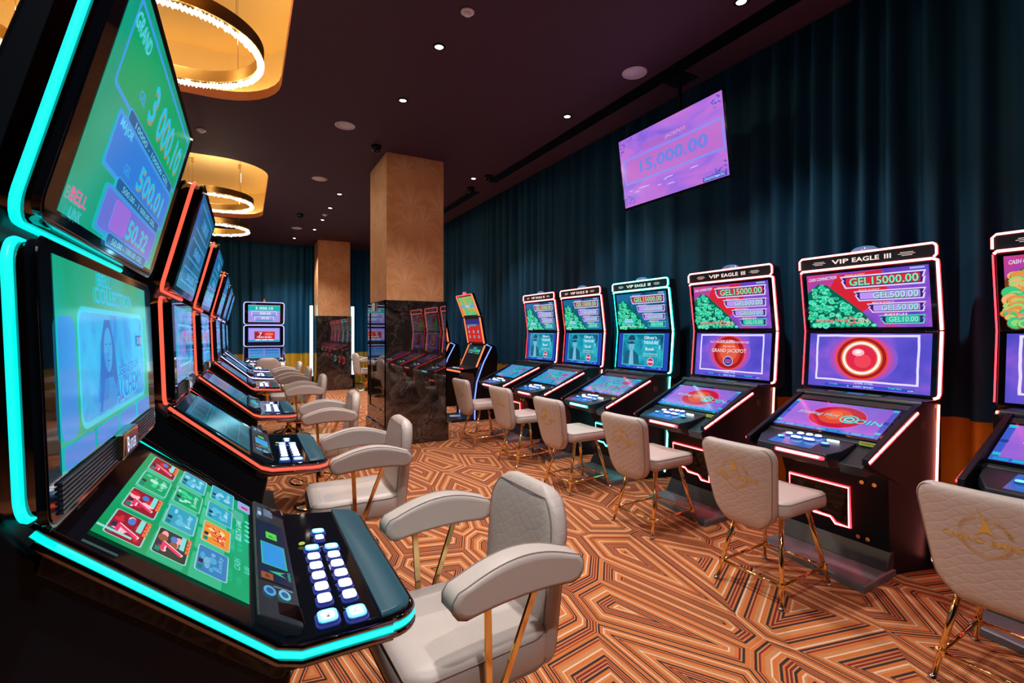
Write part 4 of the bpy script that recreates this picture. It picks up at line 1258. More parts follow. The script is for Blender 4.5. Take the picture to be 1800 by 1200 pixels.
        for (xa, ya), (xb, yb) in zip([(-0.325, -0.145), (0.315, -0.145), (0.315, 0.183), (-0.325, 0.183)], [(0.315, -0.145), (0.315, 0.183), (-0.325, 0.183), (-0.325, -0.145)]):
            for k in range(10):
                f = k / 10
                x, y = xa + (xb - xa) * f, ya + (yb - ya) * f
                j = 0 if k == 0 else rr.uniform(-0.002, 0.002)
                g = 0.0065 / 0.3
                pts_o.append((x * (1 + g) + j, y * (1 + 2 * g) + j)); pts_i.append((x * (1 - g) + j, y * (1 - 2 * g) + j))
        p.ring(pts_o, pts_i, E(215, 205, 255, 1.2))
        p.text('GAME OVER', 0.0, -0.158, 0.12, 0.013, E(190, 220, 255)); 
    p.rect(-0.26, -0.192, 0.30, -0.168 if game == 'book' else -0.172, E(40, 80, 200), 0.005)
    p.text('Credit', -0.20, -0.176, 0.06, 0.011, E(60, 220, 220)); p.text('INSERT MONEY', 0.0, -0.184, 0.13, 0.012, E(210, 230, 255)); p.text('Total Bet', 0.19, -0.176, 0.08, 0.011, E(60, 220, 220)); p.text('0.30', 0.28, -0.184, 0.03, 0.010, E(210, 230, 255)); p.text('0', -0.10, -0.184, 0.01, 0.010, E(210, 230, 255))
    p.mb.raw('lower_screen', t)
    # roll bar with small displays
    m = MB(); m.tube([(-0.15, -0.345, 1.048), (-0.15, RW - 0.002, 1.048)], 0.030, M_GREY, 16); m.box(-0.33, -0.15, -0.345, RW - 0.004, 1.02, 1.072, M_GREY); rb = m.build('hinge_bar', t, smooth=False, bevel=0.003)
    p = Pic((-0.232, 0, 1.0728), (0, 1, 0), (-1, 0, 0))
    p.rect(-0.20, -0.04, 0.19, 0.05, P('navy_strip', (0.01, 0.03, 0.09), 0.12)); p.rect(-0.05, -0.03, 0.06, 0.04, E(45, 120, 210)); p.rect(0.08, -0.02, 0.16, 0.02, E(70, 150, 90)); p.rect(-0.13, 0.0, -0.07, 0.03, E(30, 140, 110)); p.rect(-0.19, 0.02, -0.14, 0.04, E(200, 120, 110))
    p.mb.raw('reader_display', rb)
    # console
    L0, L1 = -0.315, RW
    m = MB()
    m.prism_y([(-0.36, 1.03), (-0.10, 1.045), (-0.06, 1.02), (0.30, 0.842), (0.33, 0.70), (0.12, 0.62), (-0.36, 0.60)], L0 + 0.02, L1 - 0.02, M_GREY)
    m.build('console', t, bevel=0.006)
    for y0, y1 in ((L0, L0 + 0.03), (L1 - 0.035, L1)):     # raised side cheeks
        m = MB()
        m.prism_y([(-0.30, 1.05), (-0.12, 1.062), (-0.06, 1.042), (0.50, 0.800), (0.505, 0.765), (0.36, 0.70), (0.10, 0.60), (-0.36, 0.56)], y0, y1, M_BLACK)
        m.build('side_cheek', t, bevel=0.004)
    for s, yy in ((1, L1 + 0.001), (-1, L0 - 0.001)):
        for a, b in ((0.0, 0.17), (0.19, 0.50), (0.52, 0.71), (0.73, 1.0)):
            pa = Vector((0.50, yy, 0.783)).lerp(Vector((-0.065, yy, 1.012)), a); pb = Vector((0.50, yy, 0.783)).lerp(Vector((-0.065, yy, 1.012)), b)
            m = MB()
            m.tube([pa, pb], 0.0065, NEONS['white'] if s > 0 else NEONS['redline'], 6)
            if s > 0:
                m.tube([pa - Vector((0.004, 0, 0.006)), pb - Vector((0.004, 0, 0.006))], 0.007, NEONS['redline'], 6)
            m.build('side_led', t)
    # touch screen
    sv = Vector((-0.36, 0, 0.178)).normalized(); nv = U.cross(sv)
    A = Vector((0.11, 0.04, 0.9365)) + nv * 0.004
    T = Matrix(((-nv.x, 0, sv.x, A.x), (-nv.y, 1, sv.y, A.y), (-nv.z, 0, sv.z, A.z), (0, 0, 0, 1)))
    m = MB(); m.box(-0.004, 0.012, -0.335, 0.345, -0.185, 0.18, M_GLOSS, T); m.build('touch_glass', t, bevel=0.003)
    p = Pic(A + nv * 0.0045, U, sv)
    if game == 'book':
        p.rect(-0.315, -0.165, 0.32, 0.16, glow_noise('teal_touch_field', [(0.3, (20, 60, 150)), (0.48, (20, 175, 185)), (0.6, (90, 120, 210)), (0.72, (200, 80, 130))], 6.0, distortion=2.0))
        p.ell(0.17, 0.07, 0.06, 0.03, E(170, 60, 110)); p.text('7  7  7', 0.03, -0.03, 0.34, 0.06, E(190, 90, 150), 0.3); p.text("Oliver's", 0.02, 0.02, 0.3, 0.05, E(50, 190, 190), 0.2)
    else:
        p.rect(-0.315, -0.165, 0.32, 0.16, glow_noise('violet_touch_field', [(0.3, (110, 80, 205)), (0.5, (150, 100, 215)), (0.7, (185, 110, 220))], 2.2))
        p.ell(0.02, 0.005, 0.175, 0.128, E(225, 95, 190), 36); p.ell(0.02, 0.005, 0.168, 0.122, E(195, 20, 60), 36); p.ell(0.01, 0.01, 0.10, 0.085, E(225, 75, 50), 30); p.ell(0.0, 0.02, 0.05, 0.05, E(240, 110, 60), 24)
        p.text('Sizzling Hot', -0.10, 0.015, 0.26, 0.045, E(200, 205, 225), 0.25, shadow=E(110, 20, 60)); p.text('COIN', 0.18, -0.012, 0.22, 0.05, E(90, 215, 215), 0.15, shadow=E(30, 70, 130))
        p.ring([(0.10 + 0.055 * math.cos(a), -0.005 + 0.045 * math.sin(a)) for a in [k * PI / 12 for k in range(24)]], [(0.10 + 0.044 * math.cos(a), -0.005 + 0.035 * math.sin(a)) for a in [k * PI / 12 for k in range(24)]], E(90, 215, 215))
        p.ring([(0.10 + 0.03 * math.cos(a), -0.005 + 0.025 * math.sin(a)) for a in [k * PI / 12 for k in range(24)]], [(0.10 + 0.02 * math.cos(a), -0.005 + 0.015 * math.sin(a)) for a in [k * PI / 12 for k in range(24)]], E(130, 230, 225))
    p.rect(-0.315, -0.165, 0.32, -0.135, E(35, 110, 215)); p.rect(-0.315, -0.135, -0.285, 0.16, E(60, 90, 205)); p.rect(0.29, -0.135, 0.32, 0.16, E(70, 90, 205))
    for k in range(9):
        p.rect(-0.30 + k * 0.068, -0.160, -0.245 + k * 0.068, -0.140, E(30, 180 if k % 3 == 1 else 150, 215))
    for sx in (-0.312, 0.287):
        p.rect(sx, 0.13, sx + 0.03, 0.155, E(40, 190, 210)); p.rect(sx, -0.01, sx + 0.03, 0.015, E(40, 60, 150)); p.rect(sx, -0.125, sx + 0.03, -0.10, E(40, 190, 210))
    p.mb.raw('touch_screen', t)
    # button nose and tray
    m = MB()
    plan = [(0.30, L0 + 0.035), (0.42, -0.26), (0.545, -0.20), (0.555, 0.235), (0.46, 0.27), (0.30, 0.27)]
    top = [(x, y, 0.838 - (x - 0.30) * 0.18) for x, y in plan]
    mid = [(x + (0.008 if x > 0.4 else 0), y, 0.775 - (x - 0.30) * 0.06) for x, y in plan]
    bot = [(0.30 + (x - 0.30) * 0.70, y * 0.9, 0.70) for x, y in plan]
    m.loft([bot, mid, top], M_GREY)
    m.build('button_nose', t, bevel=0.006)
    m = MB()
    m.add([(0.30, 0.27, 0.82), (0.50, 0.27, 0.745), (0.50, L1 - 0.03, 0.745), (0.30, L1 - 0.03, 0.82), (0.30, 0.27, 0.70), (0.48, 0.27, 0.69), (0.48, L1 - 0.03, 0.69), (0.30, L1 - 0.03, 0.70)],
          [(0, 1, 2, 3), (4, 5, 6, 7), (0, 1, 5, 4), (1, 2, 6, 5), (2, 3, 7, 6), (3, 0, 4, 7)], M_GREY)
    tr = m.build('ticket_tray', t, bevel=0.004)
    p = Pic((0.312, 0.335, 0.845), (0, 1, 0), (-0.3, 0, 1))
    p.rect(-0.045, -0.012, 0.045, 0.012, P('yellow_notice', (0.45, 0.55, 0.08), 0.5)); p.text('CASHBACK', 0, 0, 0.07, 0.008, M_BLACK)
    p.mb.raw('yellow_label', tr)
    sl = -0.18
    def onnose(x): return 0.838 + (x - 0.30) * sl + 0.001
    m = MB()
    pv = Vector((-1, 0, 0.18)).normalized()
    p = Pic((0.40, 0.02, onnose(0.40)), (0, 1, 0), pv, m)
    p.rect(-0.17, -0.12, 0.10, 0.08, P('blue_lit_button_panel', (0.01, 0.05, 0.15), 0.2, 0, s2l((25, 100, 190)), 0.8))
    m.build('button_panel', t)
    def btn(x, y, rx, ry, mat):
        z = onnose(x)
        m = MB()
        n = 18
        def rg(k, dz): return [(x + rx * k * math.cos(2 * PI * i / n), y + ry * k * math.sin(2 * PI * i / n), z + dz) for i in range(n)]
        m.loft([rg(1.12, 0), rg(1.12, 0.006), rg(1.0, 0.008)], BTN_BASE)
        m.loft([rg(0.96, 0.008), rg(0.96, 0.013), rg(0.75, 0.016)], mat)
        m.build('button', t)
    for k, y in enumerate((-0.10, -0.045, 0.01, 0.062)):
        btn(0.335 + (0.028 if k == 0 else 0) - 0.004 * k, y, 0.020, 0.020, WHITE_BTN)
    btn(0.405, -0.03, 0.018, 0.034, WHITE_BTN); btn(0.405, 0.05, 0.018, 0.034, WHITE_BTN)
    btn(0.43, -0.115, 0.012, 0.020, CYAN_BTN); btn(0.42, 0.155, 0.014, 0.022, CYAN_BTN)
    m = MB(); m.box(0.345, 0.358, 0.13, 0.20, onnose(0.35), onnose(0.35) + 0.012, WHITE_BTN); m.build('button', t, bevel=0.003)
    # nose light bar
    m = MB()
    cy = -0.03, 0.25
    core2, halo2 = (NEONS['cyanw'], NEONS['cyanline']) if led == 'cyan' else (NEONS['white'], NEONS['redline'])
    m.tube([(0.562, -0.06, 0.768), (0.566, 0.19, 0.768), (0.556, 0.222, 0.768)], [0.0085, 0.0085, 0.002], core2, 8)
    m.tube([(0.556, -0.07, 0.766), (0.560, 0.19, 0.766), (0.549, 0.228, 0.766)], 0.012, halo2, 8)
    m.build('front_led_bar', t, smooth=True)
    # body
    m = MB()
    m.loft([[(-0.38, -0.40, 0), (0.03, -0.32, 0), (0.03, 0.325, 0), (-0.38, 0.42, 0)], [(-0.38, -0.40, 0.50), (0.05, -0.32, 0.50), (0.05, 0.325, 0.50), (-0.38, 0.425, 0.50)],
            [(-0.38, -0.40, 0.64), (0.14, -0.30, 0.64), (0.14, 0.36, 0.64), (-0.38, 0.425, 0.64)]], M_BLACK)
    m.build('body', t, bevel=0.004)
    # lit door frame
    def dfr(y, z):     # on the slightly sloping door
        return (0.056 - (0.5 - z) * 0.03, y, z)
    m = MB()
    loop = [(-0.285, 0.485), (0.105, 0.485), (0.105, 0.225), (0.02, 0.225), (-0.01, 0.262), (-0.12, 0.262), (-0.15, 0.29), (-0.285, 0.29)]
    m.tube([dfr(y, z) for y, z in loop], 0.006, core2, 6, closed=True)
    m.tube([(x - 0.006, y, z) for x, y, z in [dfr(y, z) for y, z in loop]], 0.0115, halo2, 6, closed=True)
    m.build('door_led_frame', t)
    m = MB(); m.add([dfr(-0.28, 0.295), dfr(-0.28, 0.48), dfr(0.10, 0.48), dfr(0.10, 0.23), dfr(0.0, 0.265)], [(0, 1, 2, 3, 4)], M_GLOSS); m.build('door', t)
    for yy, zz, xx in ((0.16, 0.19, 0.046), (0.215, 0.19, 0.046), (0.20, 0.555, 0.088), (0.27, 0.555, 0.088), (0.335, 0.695, 0.42), (0.285, 0.695, 0.42)):
        m = MB(); m.tube([(xx - 0.004, yy, zz), (xx + 0.008, yy, zz)], 0.013, M_GOLD, 12); m.build('lock', t)
    m = MB(); m.box(0.30, 0.325, -0.10, 0.02, 0.655, 0.675, M_GREY); m.box(0.322, 0.327, -0.07, -0.01, 0.660, 0.668, M_CHROME); m.build('card_slot', t)
    for s, yy in ((1, 0.428), (-1, -0.41)):   # line of light down the rear edge
        m = MB()
        m.tube([(-0.345, yy, 1.045), (-0.338, yy + s * 0.002, 1.0), (-0.30, yy, 0.30), (-0.268, yy, 0.07)], 0.009, NEONS['orange'] if led != 'cyan' else NEONS['cyanline'], 8)
        m.tube([(-0.341, yy + s * 0.004, 1.04), (-0.332, yy + s * 0.006, 1.0), (-0.294, yy + s * 0.004, 0.30), (-0.262, yy + s * 0.004, 0.07)], 0.007, core, 8)
        m.build('rear_led_line', t, smooth=True)
    m = MB(); m.box(-0.40, -0.275, -0.415, 0.422, 0.03, 1.03, M_BLACK); m.build('rear_panel', t, bevel=0.004)
    # foot plate with kick
    m = MB()
    fp = [(-0.02, -0.35), (0.31, -0.34), (0.40, 0.36), (-0.02, 0.34)]
    m.loft([[(x, y, 0) for x, y in fp], [(x * 0.99, y * 0.99, 0.035) for x, y in fp], [(x * 0.94, y * 0.95, 0.045) for x, y in fp]], P('brushed_steel_plate', (0.16, 0.17, 0.20), 0.35, 0.3))
    m.build('foot_plate', t, bevel=0.003)
    m = MB(); m.prism_y([(0.0, 0.045), (0.10, 0.045), (0.035, 0.15), (0.0, 0.15)], -0.33, 0.335, M_GREY); m.build('kick_board', t, bevel=0.004)
    # emblem on the cheek
    p = Pic((-0.14, L1 + 0.0012, 0.93), (-1, 0, 0), (0, 0, 1))
    g = P('etched_grey', (0.16, 0.13, 0.14), 0.4)
    p.frame(-0.024, -0.026, 0.024, 0.026, 0.003, g); p.text('D', 0.004, 0, 0.02, 0.03, g); p.rect(-0.018, -0.018, -0.012, 0.018, g)
    p.mb.raw('emblem', t)
    # top lamp
    m = MB()
    n = 20
    def rg(k, z): return [(-0.365 + 0.05 * k * math.cos(2 * PI * i / n), 0.10 * k * math.sin(2 * PI * i / n), z) for i in range(n)]
    m.loft([rg(1.0, 2.058), rg(1.0, 2.07)], M_GREY); m.loft([rg(0.9, 2.07), rg(0.85, 2.09), rg(0.6, 2.108), rg(0.25, 2.115)], P('top_lamp_dome', (0.35, 0.5, 0.7), 0.05, 0.6, s2l((70, 130, 190)), 0.5))
    m.build('top_lamp', t, smooth=True)
    return t

RYE = [0.264, 1.382, 2.470, 3.595, 4.684, 5.700]
RC = [y + 0.428 for y in RYE]
for Yc, led, game, lab in [
    (RC[0], 'red', 'coins', 'red-lit slot machine with golden coins on its top screen, cut by the right edge'),
    (RC[1], 'red', 'ball', 'red-lit slot machine showing a glossy red ball in a glowing ring'),
    (RC[2], 'red', 'jackpot', 'red-lit slot machine whose middle screen reads GRAND JACKPOT'),
    (RC[3], 'cyan', 'book', 'cyan-lit slot machine showing a man in a hat, right of two pink-lit ones'),
    (RC[4], 'red', 'book', 'pink-lit slot machine showing a man in a hat, just left of the cyan-lit one'),
    (RC[5], 'red', 'book', 'pink-lit slot machine showing a man in a hat, farthest of the right row')]:
    vip_machine(Yc, led, game, lab)

# ------------------------------------------------------------------ curved blue machines beyond the pillar
def curved_machine(Xr, Y, rz, lab):
    t = empty('curved_slot_machine', (Xr, Y, 0), rz, lab, 'slot machine', 'curved slot machines near the pillar')
    h = 0.33
    navy = P('navy_metal', (0.01, 0.02, 0.10), 0.3)
    O = NEONS['orange']
    m = MB()
    side = [(0.10, 0.0), (0.19, 0.0), (0.19, 0.35), (0.17, 0.60), (0.05, 0.95), (-0.13, 1.25), (-0.20, 1.28), (-0.26, 1.26), (-0.10, 0.95), (-0.03, 0.6), (-0.14, 0.3), (-0.14, 0.0)]
    m.prism_y([(-0.20, 0.0), (0.19, 0.0), (0.19, 0.35), (0.16, 0.62), (0.22, 0.80), (0.45, 0.83), (0.46, 0.87), (0.18, 0.90), (0.0, 1.28), (-0.10, 1.30), (-0.22, 1.25), (-0.25, 1.1)], -h, h, M_BLACK)
    m.build('cabinet', t, bevel=0.01)
    m = MB()
    for s in (-1, 1):
        m.tube([(0.195, s * (h + 0.004), 0.02), (0.195, s * (h + 0.004), 0.38), (0.155, s * (h + 0.004), 0.66), (0.03, s * (h + 0.004), 0.98), (-0.12, s * (h + 0.004), 1.25), (-0.02, s * (h + 0.004), 1.29)], 0.011, NEONS['blue'], 8)
        m.tube([(0.235, s * (h - 0.006), 0.01), (0.235, s * (h - 0.006), 0.38), (0.195, s * (h - 0.006), 0.66), (0.07, s * (h - 0.006), 0.98)], 0.024, navy, 8)
    m.build('blue_side_strip', t, smooth=True)
    def unit(xa, za, xb, zb, nm, paint):
        C = Vector(((xa + xb) / 2, 0, (za + zb) / 2)); V = Vector((xb - xa, 0, zb - za)); L = V.length; V.normalize(); U = Vector((0, 1, 0)); Nn = U.cross(V)
        T = Matrix(((-Nn.x, U.x, V.x, C.x), (-Nn.y, U.y, V.y, C.y), (-Nn.z, U.z, V.z, C.z), (0, 0, 0, 1)))
        m = MB(); m.box(0, 0.06, -h, h, -L / 2, L / 2, M_GLOSS, T); b = m.build(nm + '_housing', t, bevel=0.006)
        m = MB()
        for s in (-1, 1):
            m.tube([C + U * s * (h + 0.004) + V * (-L / 2 + 0.01), C + U * s * (h + 0.004) + V * (L / 2 - 0.01)], 0.015, O, 8)
        if nm == 'top':
            m.tube([C - U * h + V * (L / 2), C + U * h + V * (L / 2)], 0.008, NEONS['redline'], 8)
        m.build('orange_trim', t)
        p = Pic(C + Nn * 0.002, U, V)
        paint(p, h - 0.035, L / 2 - 0.03)
        p.mb.raw(nm + '_screen', t)
    def p1(p, a, b):
        p.rect(-a, -b, a, b, glow_noise('orange_teal_picture', [(0.3, (30, 190, 190)), (0.45, (90, 185, 110)), (0.6, (225, 150, 60))], 4.0)); p.rect(-a, -0.03, a, 0.02, E(70, 165, 225)); p.rect(-0.1, -0.025, 0.1, 0.015, E(160, 200, 190))
    def p2(p, a, b):
        p.rect(-a, -b, a, b, E(200, 25, 40)); p.rect(-a, b - 0.09, a, b, E(25, 35, 120)); p.rect(-a, b - 0.13, a, b - 0.09, E(90, 70, 110)); p.text('LUCKY', 0, b - 0.11, 0.3, 0.03, E(60, 210, 200))
        for k in range(7):
            p.ell(-0.2 + (k % 3) * 0.19, -0.11 + (k // 3) * 0.09, 0.03, 0.03, E(120, 170, 150 + 10 * k))
    def p3(p, a, b):
        p.rect(-a, -b, a, b, E(8, 45, 60))
        rr = random.Random(4)
        for i in range(5):
            for j in range(4):
                p.rect(-0.23 + i * 0.095, -0.12 + j * 0.062, -0.15 + i * 0.095, -0.07 + j * 0.062, E(rr.choice((60, 200, 60)), rr.choice((190, 150, 90)), rr.choice((190, 110))), up=0.2)
        p.text('MENU', 0, b - 0.04, 0.15, 0.03, E(60, 210, 200))
    unit(0.11, 1.775, 0.26, 2.15, 'top', p1)
    unit(0.02, 1.30, 0.105, 1.765, 'middle', p2)
    unit(0.17, 0.90, 0.0, 1.285, 'touch', p3)
    m = MB(); m.box(0.20, 0.46, -h, h, 0.845, 0.872, M_BLACK); m.build('button_deck', t, bevel=0.006)
    m = MB(); m.tube([(0.466, -h, 0.84), (0.466, h, 0.84)], 0.014, O, 8); m.build('deck_light', t)
    for k in range(5):
        m = MB(); m.lathe([(0.001, 0.872), (0.02, 0.872), (0.018, 0.882), (0.001, 0.884)], (0.36, -0.2 + k * 0.1, 0), WHITE_BTN if k < 3 else NEONS['redline'], 14); m.build('button', t)
    m = MB(); m.box(0.18, 0.62, -h, h, 0.0, 0.05, M_GREY); fp = m.build('foot_plate', t, bevel=0.008)
    m = MB(); m.lathe([(0.001, 0.05), (0.10, 0.05), (0.10, 0.054), (0.001, 0.055)], (0.42, 0, 0), P('pale_foot_disc', (0.6, 0.62, 0.7), 0.4), 24); m.build('foot_disc', t)
    m = MB(); m.lathe([(0.001, 2.14), (0.035, 2.14), (0.035, 2.21), (0.001, 2.21)], (0.22, -0.05, 0), P('pink_topper', (0.5, 0.3, 0.4), 0.3, 0, s2l((190, 120, 150)), 0.6), 16); m.build('tower_lamp', t)
curved_machine(3.60, 7.83, PI, 'curved slot machine with orange trim and blue side light, right of the near pillar')
curved_machine(3.62, 9.55, PI, 'curved slot machine mostly hidden behind the near pillar')

# ------------------------------------------------------------------ seats
def back_pad(t, xb, z0, z1, top_hw, bot_hw, T, lean, quilt, r=0.09, curve=0.25, rb=None, name='backrest', pw=14):
    """upright pad; returns a function giving the rear surface x for y, z"""
    L = z1 - z0
    rb = rb or r
    def hw(b):
        f = (b + 1) / 2
        w0 = bot_hw + (top_hw - bot_hw) * f ** 0.8
        d = (1 - b) * L / 2
        e = (b + 1) * L / 2
        for dist, rad in ((d, r), (e, rb)):
            if dist < rad:
                w0 -= rad * (1 - math.sqrt(max(0, 1 - (1 - dist / rad) ** 2)))
        return max(w0, 0.02)
    def mp(b, a, th):
        z = z0 + L / 2 + b
        x = xb - lean * (z - z0) + curve * a * a + th
        return (x, a, z)
    m = MB()
    m.pad(mp, hw, L, T, quilt, 20, 26, pw)
    o = m.build(name, t, smooth=True)
    m = MB()
    e = 0.4816 ** (1.0 / pw)
    for s in (-1, 1):
        pts = []
        for k in range(0, 61):
            b = (-1 + 2 * k / 60) * e
            pts.append((b * L / 2, hw(b) * e))
        loop = pts + [(b, -y) for b, y in pts[::-1]]
        m.tube([mp(b, y, s * T * 0.36) for b, y in loop], 0.0028, M_SEAM, 5, closed=True)
    m.build('piping', o, smooth=True)
    return o, lambda y, z: xb - lean * (z - z0) + curve * y * y - T / 2

def logo(parent, fx, cz, sc):
    """embroidered emblem on the rear of a backrest; viewer behind sees +y to the left... u = -y"""
    m = MB()
    def P3(u, v):
        y = -u * sc; z = cz + v * sc
        return (fx(y, z) - 0.0018, y, z)
    def poly(pts): m.add([P3(*q) for q in pts], [tuple(range(len(pts)))], M_GOLDTHREAD)
    # rays of the ring
    n = 76
    for k in range(n):
        a = 2 * PI * k / n
        if 0.52 * PI < a < 0.60 * PI or (abs(math.sin(a)) < 0.16):
            continue
        c, s = math.cos(a), math.sin(a)
        da = 0.018
        poly([(0.47 * math.cos(a - da), 0.47 * math.sin(a - da)), (0.56 * math.cos(a - da * 0.9), 0.56 * math.sin(a - da * 0.9)), (0.56 * math.cos(a + da * 0.9), 0.56 * math.sin(a + da * 0.9)), (0.47 * math.cos(a + da), 0.47 * math.sin(a + da))])
    # sail
    poly([(-0.14, 0.78), (-0.02, 0.55), (0.09, 0.32), (0.20, 0.02), (0.13, 0.10), (0.05, 0.14), (-0.06, 0.10), (-0.20, -0.02), (-0.10, 0.14), (-0.04, 0.32), (-0.05, 0.52)])
    for word, cx, wd in (('CASINO', -0.45, 0.86), ('EMPIRE', 0.50, 0.80)):
        vs, fs = text2d(word)
        m.add([P3(cx + x * wd, -0.12 + y * 0.17) for x, y in vs], fs, M_GOLDTHREAD)
    m.raw('embroidered_logo', parent)

def seat_pad(t, x0, x1, z0, z1, hwf, hwb, r=0.07):
    L = x1 - x0
    def hw(b):
        f = (b + 1) / 2
        w0 = hwb + (hwf - hwb) * f
        for dist in ((1 - b) * L / 2, (b + 1) * L / 2):
            if dist < r:
                w0 -= r * (1 - math.sqrt(max(0, 1 - (1 - dist / r) ** 2)))
        return w0
    T = z1 - z0
    def mp(b, a, th):
        return ((x0 + x1) / 2 + b, a, (z0 + z1) / 2 + th * (1 - 0.0 * b) - (0.006 if th > 0 else 0) * (1 - min(1, abs(a) / 0.2)))
    m = MB(); m.pad(mp, hw, L, T, M_LEATHER, 20, 20, 16)
    o = m.build('seat', t, smooth=True)
    m = MB()
    for zf in (0.34, -0.30):
        e = (1 - (2 * zf) ** 2) ** (1 / 16.0)
        pts = [((-1 + 2 * k / 60) * e, 0) for k in range(61)]
        loop = [(b * L / 2, hw(b) * e) for b, _ in pts]
        loop = loop + [(b, -y) for b, y in loop[::-1]]
        m.tube([mp(b, y, zf * T) for b, y in loop], 0.0028, M_SEAM, 5, closed=True)
    m.build('piping', o, smooth=True)
    return o

def bar_chair():
    t = empty('bar_chair', (0, 0, 0))
    seat_pad(t, -0.22, 0.235, 0.475, 0.572, 0.225, 0.215)
    b, fx = back_pad(t, -0.245, 0.395, 0.885, 0.232, 0.165, 0.075, 0.22, M_QUILT, 0.075, 0.35, 0.13)
    logo(b, fx, 0.71, 0.15)
    feet = {}
    for sx in (-1, 1):
        for sy in (-1, 1):
            m = MB()
            top = (0.02 + sx * 0.13, sy * 0.125, 0.478); bot = (0.015 + sx * 0.25, sy * 0.20, 0.0)
            m.tube([top, bot], [0.0145, 0.0115], M_GOLD, 12)
            leg = m.build('leg', t, smooth=True)
            m = MB(); m.lathe([(0.001, 0), (0.020, 0), (0.018, 0.008), (0.013, 0.022), (0.001, 0.024)], (bot[0], bot[1], 0), M_CHROME, 14); m.build('glide', leg, smooth=True)
            f = 0.76
            feet[(sx, sy)] = tuple(top[i] + (bot[i] - top[i]) * f for i in range(3))
    seq = [(-1, -1), (1, -1), (1, 1), (-1, 1)]
    for k in range(4):
        m = MB(); m.tube([feet[seq[k]], feet[seq[(k + 1) % 4]]], 0.009, M_GOLD, 10); m.build('footrest_bar', t, smooth=True)
    for q in feet.values():
        m = MB(); m.tube([(q[0], q[1], q[2] - 0.014), (q[0], q[1], q[2] + 0.014)], 0.018, M_GOLD, 12); m.build('footrest_clamp', t)
    return t

b0 = bar_chair()
GB = 'bar chairs along the right row'
for i, (x, y, rz, lab) in enumerate([
        (2.85, 0.765, 0.03, 'beige quilted bar chair cut by the right edge of the picture'),
        (2.755, 1.79, 0.04, 'beige quilted bar chair before the machine with the red ball'),
        (2.81, 2.80, 0.06, 'beige quilted bar chair before the GRAND JACKPOT machine'),
        (2.82, 3.84, 0.05, 'beige quilted bar chair before the cyan-lit machine'),
        (2.85, 4.88, 0.06, 'beige quilted bar chair before the machine left of the cyan-lit one'),
        (2.83, 5.97, 0.05, 'beige quilted bar chair farthest away, in front of the blue curved machine')]):
    t = b0 if i == 0 else copy_tree(b0)
    t.location = (x, y, 0); t.rotation_euler = (0, 0, rz)
    tag(t, lab, 'chair', GB)

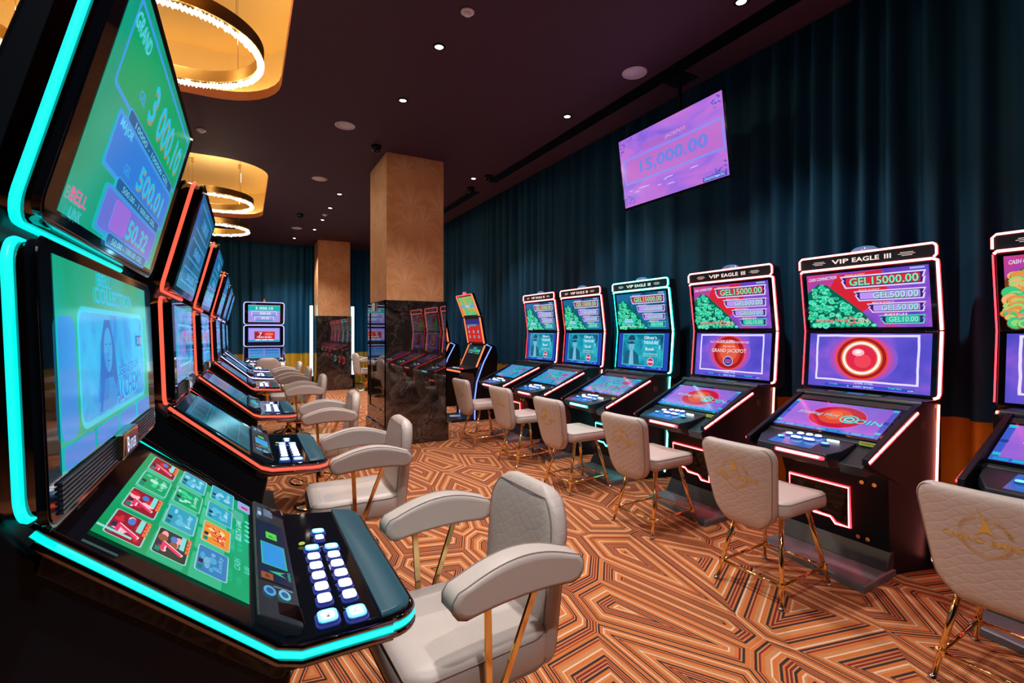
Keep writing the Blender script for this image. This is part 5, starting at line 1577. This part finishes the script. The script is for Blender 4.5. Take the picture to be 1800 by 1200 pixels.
def arm_chair():
    """front = +x"""
    t = empty('swivel_armchair', (0, 0, 0))
    seat_pad(t, -0.235, 0.26, 0.435, 0.575, 0.245, 0.235, 0.09)
    b, fx = back_pad(t, -0.235, 0.415, 0.975, 0.225, 0.205, 0.085, 0.10, M_QUILT, 0.15, 0.25, 0.06, pw=7)
    for s in (-1, 1):
        # padded arm: crescent in side view
        up, lo = [], []
        n = 14
        for k in range(n + 1):
            f = k / n
            x = 0.125 - 0.355 * f
            zc = 0.768 + 0.050 * math.sin(PI * min(1, f * 0.72 + 0.12)) ** 0.9
            th = 0.043 + 0.013 * math.sin(PI * f)
            up.append((x, zc + th)); lo.append((x, zc - th))
        def cap(c, r, a0, a1): return [(c[0] + r * math.cos(math.radians(a0 + (a1 - a0) * j / 5)), c[1] + r * math.sin(math.radians(a0 + (a1 - a0) * j / 5))) for j in range(1, 5)]
        cf = (up[0][0], (up[0][1] + lo[0][1]) / 2); cb = (up[-1][0], (up[-1][1] + lo[-1][1]) / 2)
        prof = up + cap(cb, 0.043, 90, 270) + lo[::-1] + cap(cf, 0.043, -90, 90)
        y0 = s * 0.285
        cxm = sum(p[0] for p in prof) / len(prof); czm = sum(p[1] for p in prof) / len(prof)
        m = MB()
        rings = []
        for dy, sh in ((-0.044, 0.72), (-0.042, 0.88), (-0.034, 0.98), (-0.024, 1.0), (0.024, 1.0), (0.034, 0.98), (0.042, 0.88), (0.044, 0.72)):
            kx = 1 - (1 - sh) * 0.32
            rings.append([(cxm + (x - cxm) * kx, y0 + dy, czm + (z - czm) * sh) for x, z in prof])
        m.loft(rings, M_LEATHER)
        a = m.build('armrest', t, smooth=True)
        a.data.polygons.foreach_set('use_smooth', [len(p.vertices) == 4 for p in a.data.polygons])
        m = MB()
        for k in (2, 3):
            m.tube([(cxm + (x - cxm) * 0.996, y0 + (-0.034, 0.034)[k - 2], czm + (z - czm) * 0.985) for x, z in prof], 0.0022, M_SEAM, 5, closed=True)
        m.build('piping', a, smooth=True)
        for xt in (0.045, -0.125):
            m = MB()
            top = Vector((xt, y0, 0.775)); bot = Vector((0.03 if xt > 0 else 0.0, s * 0.268, 0.455))
            d = (top - bot)
            w = 0.011
            m.loft([[bot + Vector((-w, -0.005, 0)), bot + Vector((w, -0.005, 0)), bot + Vector((w, 0.005, 0)), bot + Vector((-w, 0.005, 0))],
                    [top + Vector((-w, -0.005, 0)), top + Vector((w, -0.005, 0)), top + Vector((w, 0.005, 0)), top + Vector((-w, 0.005, 0))]], M_GOLD)
            m.build('arm_support', t, bevel=0.002)
        m = MB(); m.box(-0.03, 0.06, min(s * 0.19, s * 0.272), max(s * 0.19, s * 0.272), 0.425, 0.440, M_GOLD); m.build('arm_bracket', t)
    m = MB(); m.box(-0.11, 0.11, -0.11, 0.11, 0.412, 0.436, M_BLACK); m.build('swivel_plate', t, bevel=0.004)
    m = MB(); m.tube([(0, 0, 0.03), (0, 0, 0.42)], 0.032, M_GOLD, 18); m.build('pedestal', t, smooth=True)
    m = MB(); m.lathe([(0.001, 0), (0.215, 0), (0.217, 0.008), (0.20, 0.018), (0.15, 0.024), (0.145, 0.030), (0.10, 0.036), (0.095, 0.044), (0.06, 0.050), (0.045, 0.075), (0.033, 0.10), (0.001, 0.10)], (0, 0, 0), M_GOLD, 36); m.build('round_base', t, smooth=True)
    m = MB()
    m.tube([(0.05 + 0.19 * math.cos(2 * PI * k / 32), 0.19 * math.sin(2 * PI * k / 32), 0.225) for k in range(32)], 0.010, M_GOLD, 8, closed=True)
    for a in (0.6, -0.6, 2.6, -2.6):
        m.tube([(0.03 * math.cos(a), 0.03 * math.sin(a), 0.16), (0.05 + 0.185 * math.cos(a), 0.185 * math.sin(a), 0.225)], 0.007, M_GOLD, 8)
    m.build('foot_ring', t, smooth=True)
    return t

a0 = arm_chair()
GA = 'swivel armchairs along the left row'
for i, (x, y, rz, lab, g) in enumerate([
        (0.615, 1.49, PI + 0.05, 'pale swivel armchair nearest the camera, at the cyan-trimmed machine', GA),
        (0.565, 2.99, PI - 0.04, 'beige swivel armchair second from the camera, beside the near pillar\'s foot', GA),
        (0.57, 4.52, PI - 0.05, 'beige swivel armchair third from the camera in the left row', GA),
        (0.57, 6.50, PI - 0.03, 'beige swivel armchair fourth from the camera in the left row', GA),
        (0.57, 8.05, PI, 'beige swivel armchair fifth from the camera in the left row', GA),
        (0.57, 9.55, PI, 'beige swivel armchair sixth from the camera in the left row', GA),
        (0.39, 11.35, PI / 2, 'beige armchair seen from behind, before the lilac-trimmed machine', 'swivel armchairs at the far end'),
        (2.72, 12.75, 0.15, 'beige armchair between the two pillars, facing right', 'swivel armchairs at the far end')]):
    t = a0 if i == 0 else copy_tree(a0)
    t.location = (x, y, 0); t.rotation_euler = (0, 0, rz)
    tag(t, lab, 'armchair', g)
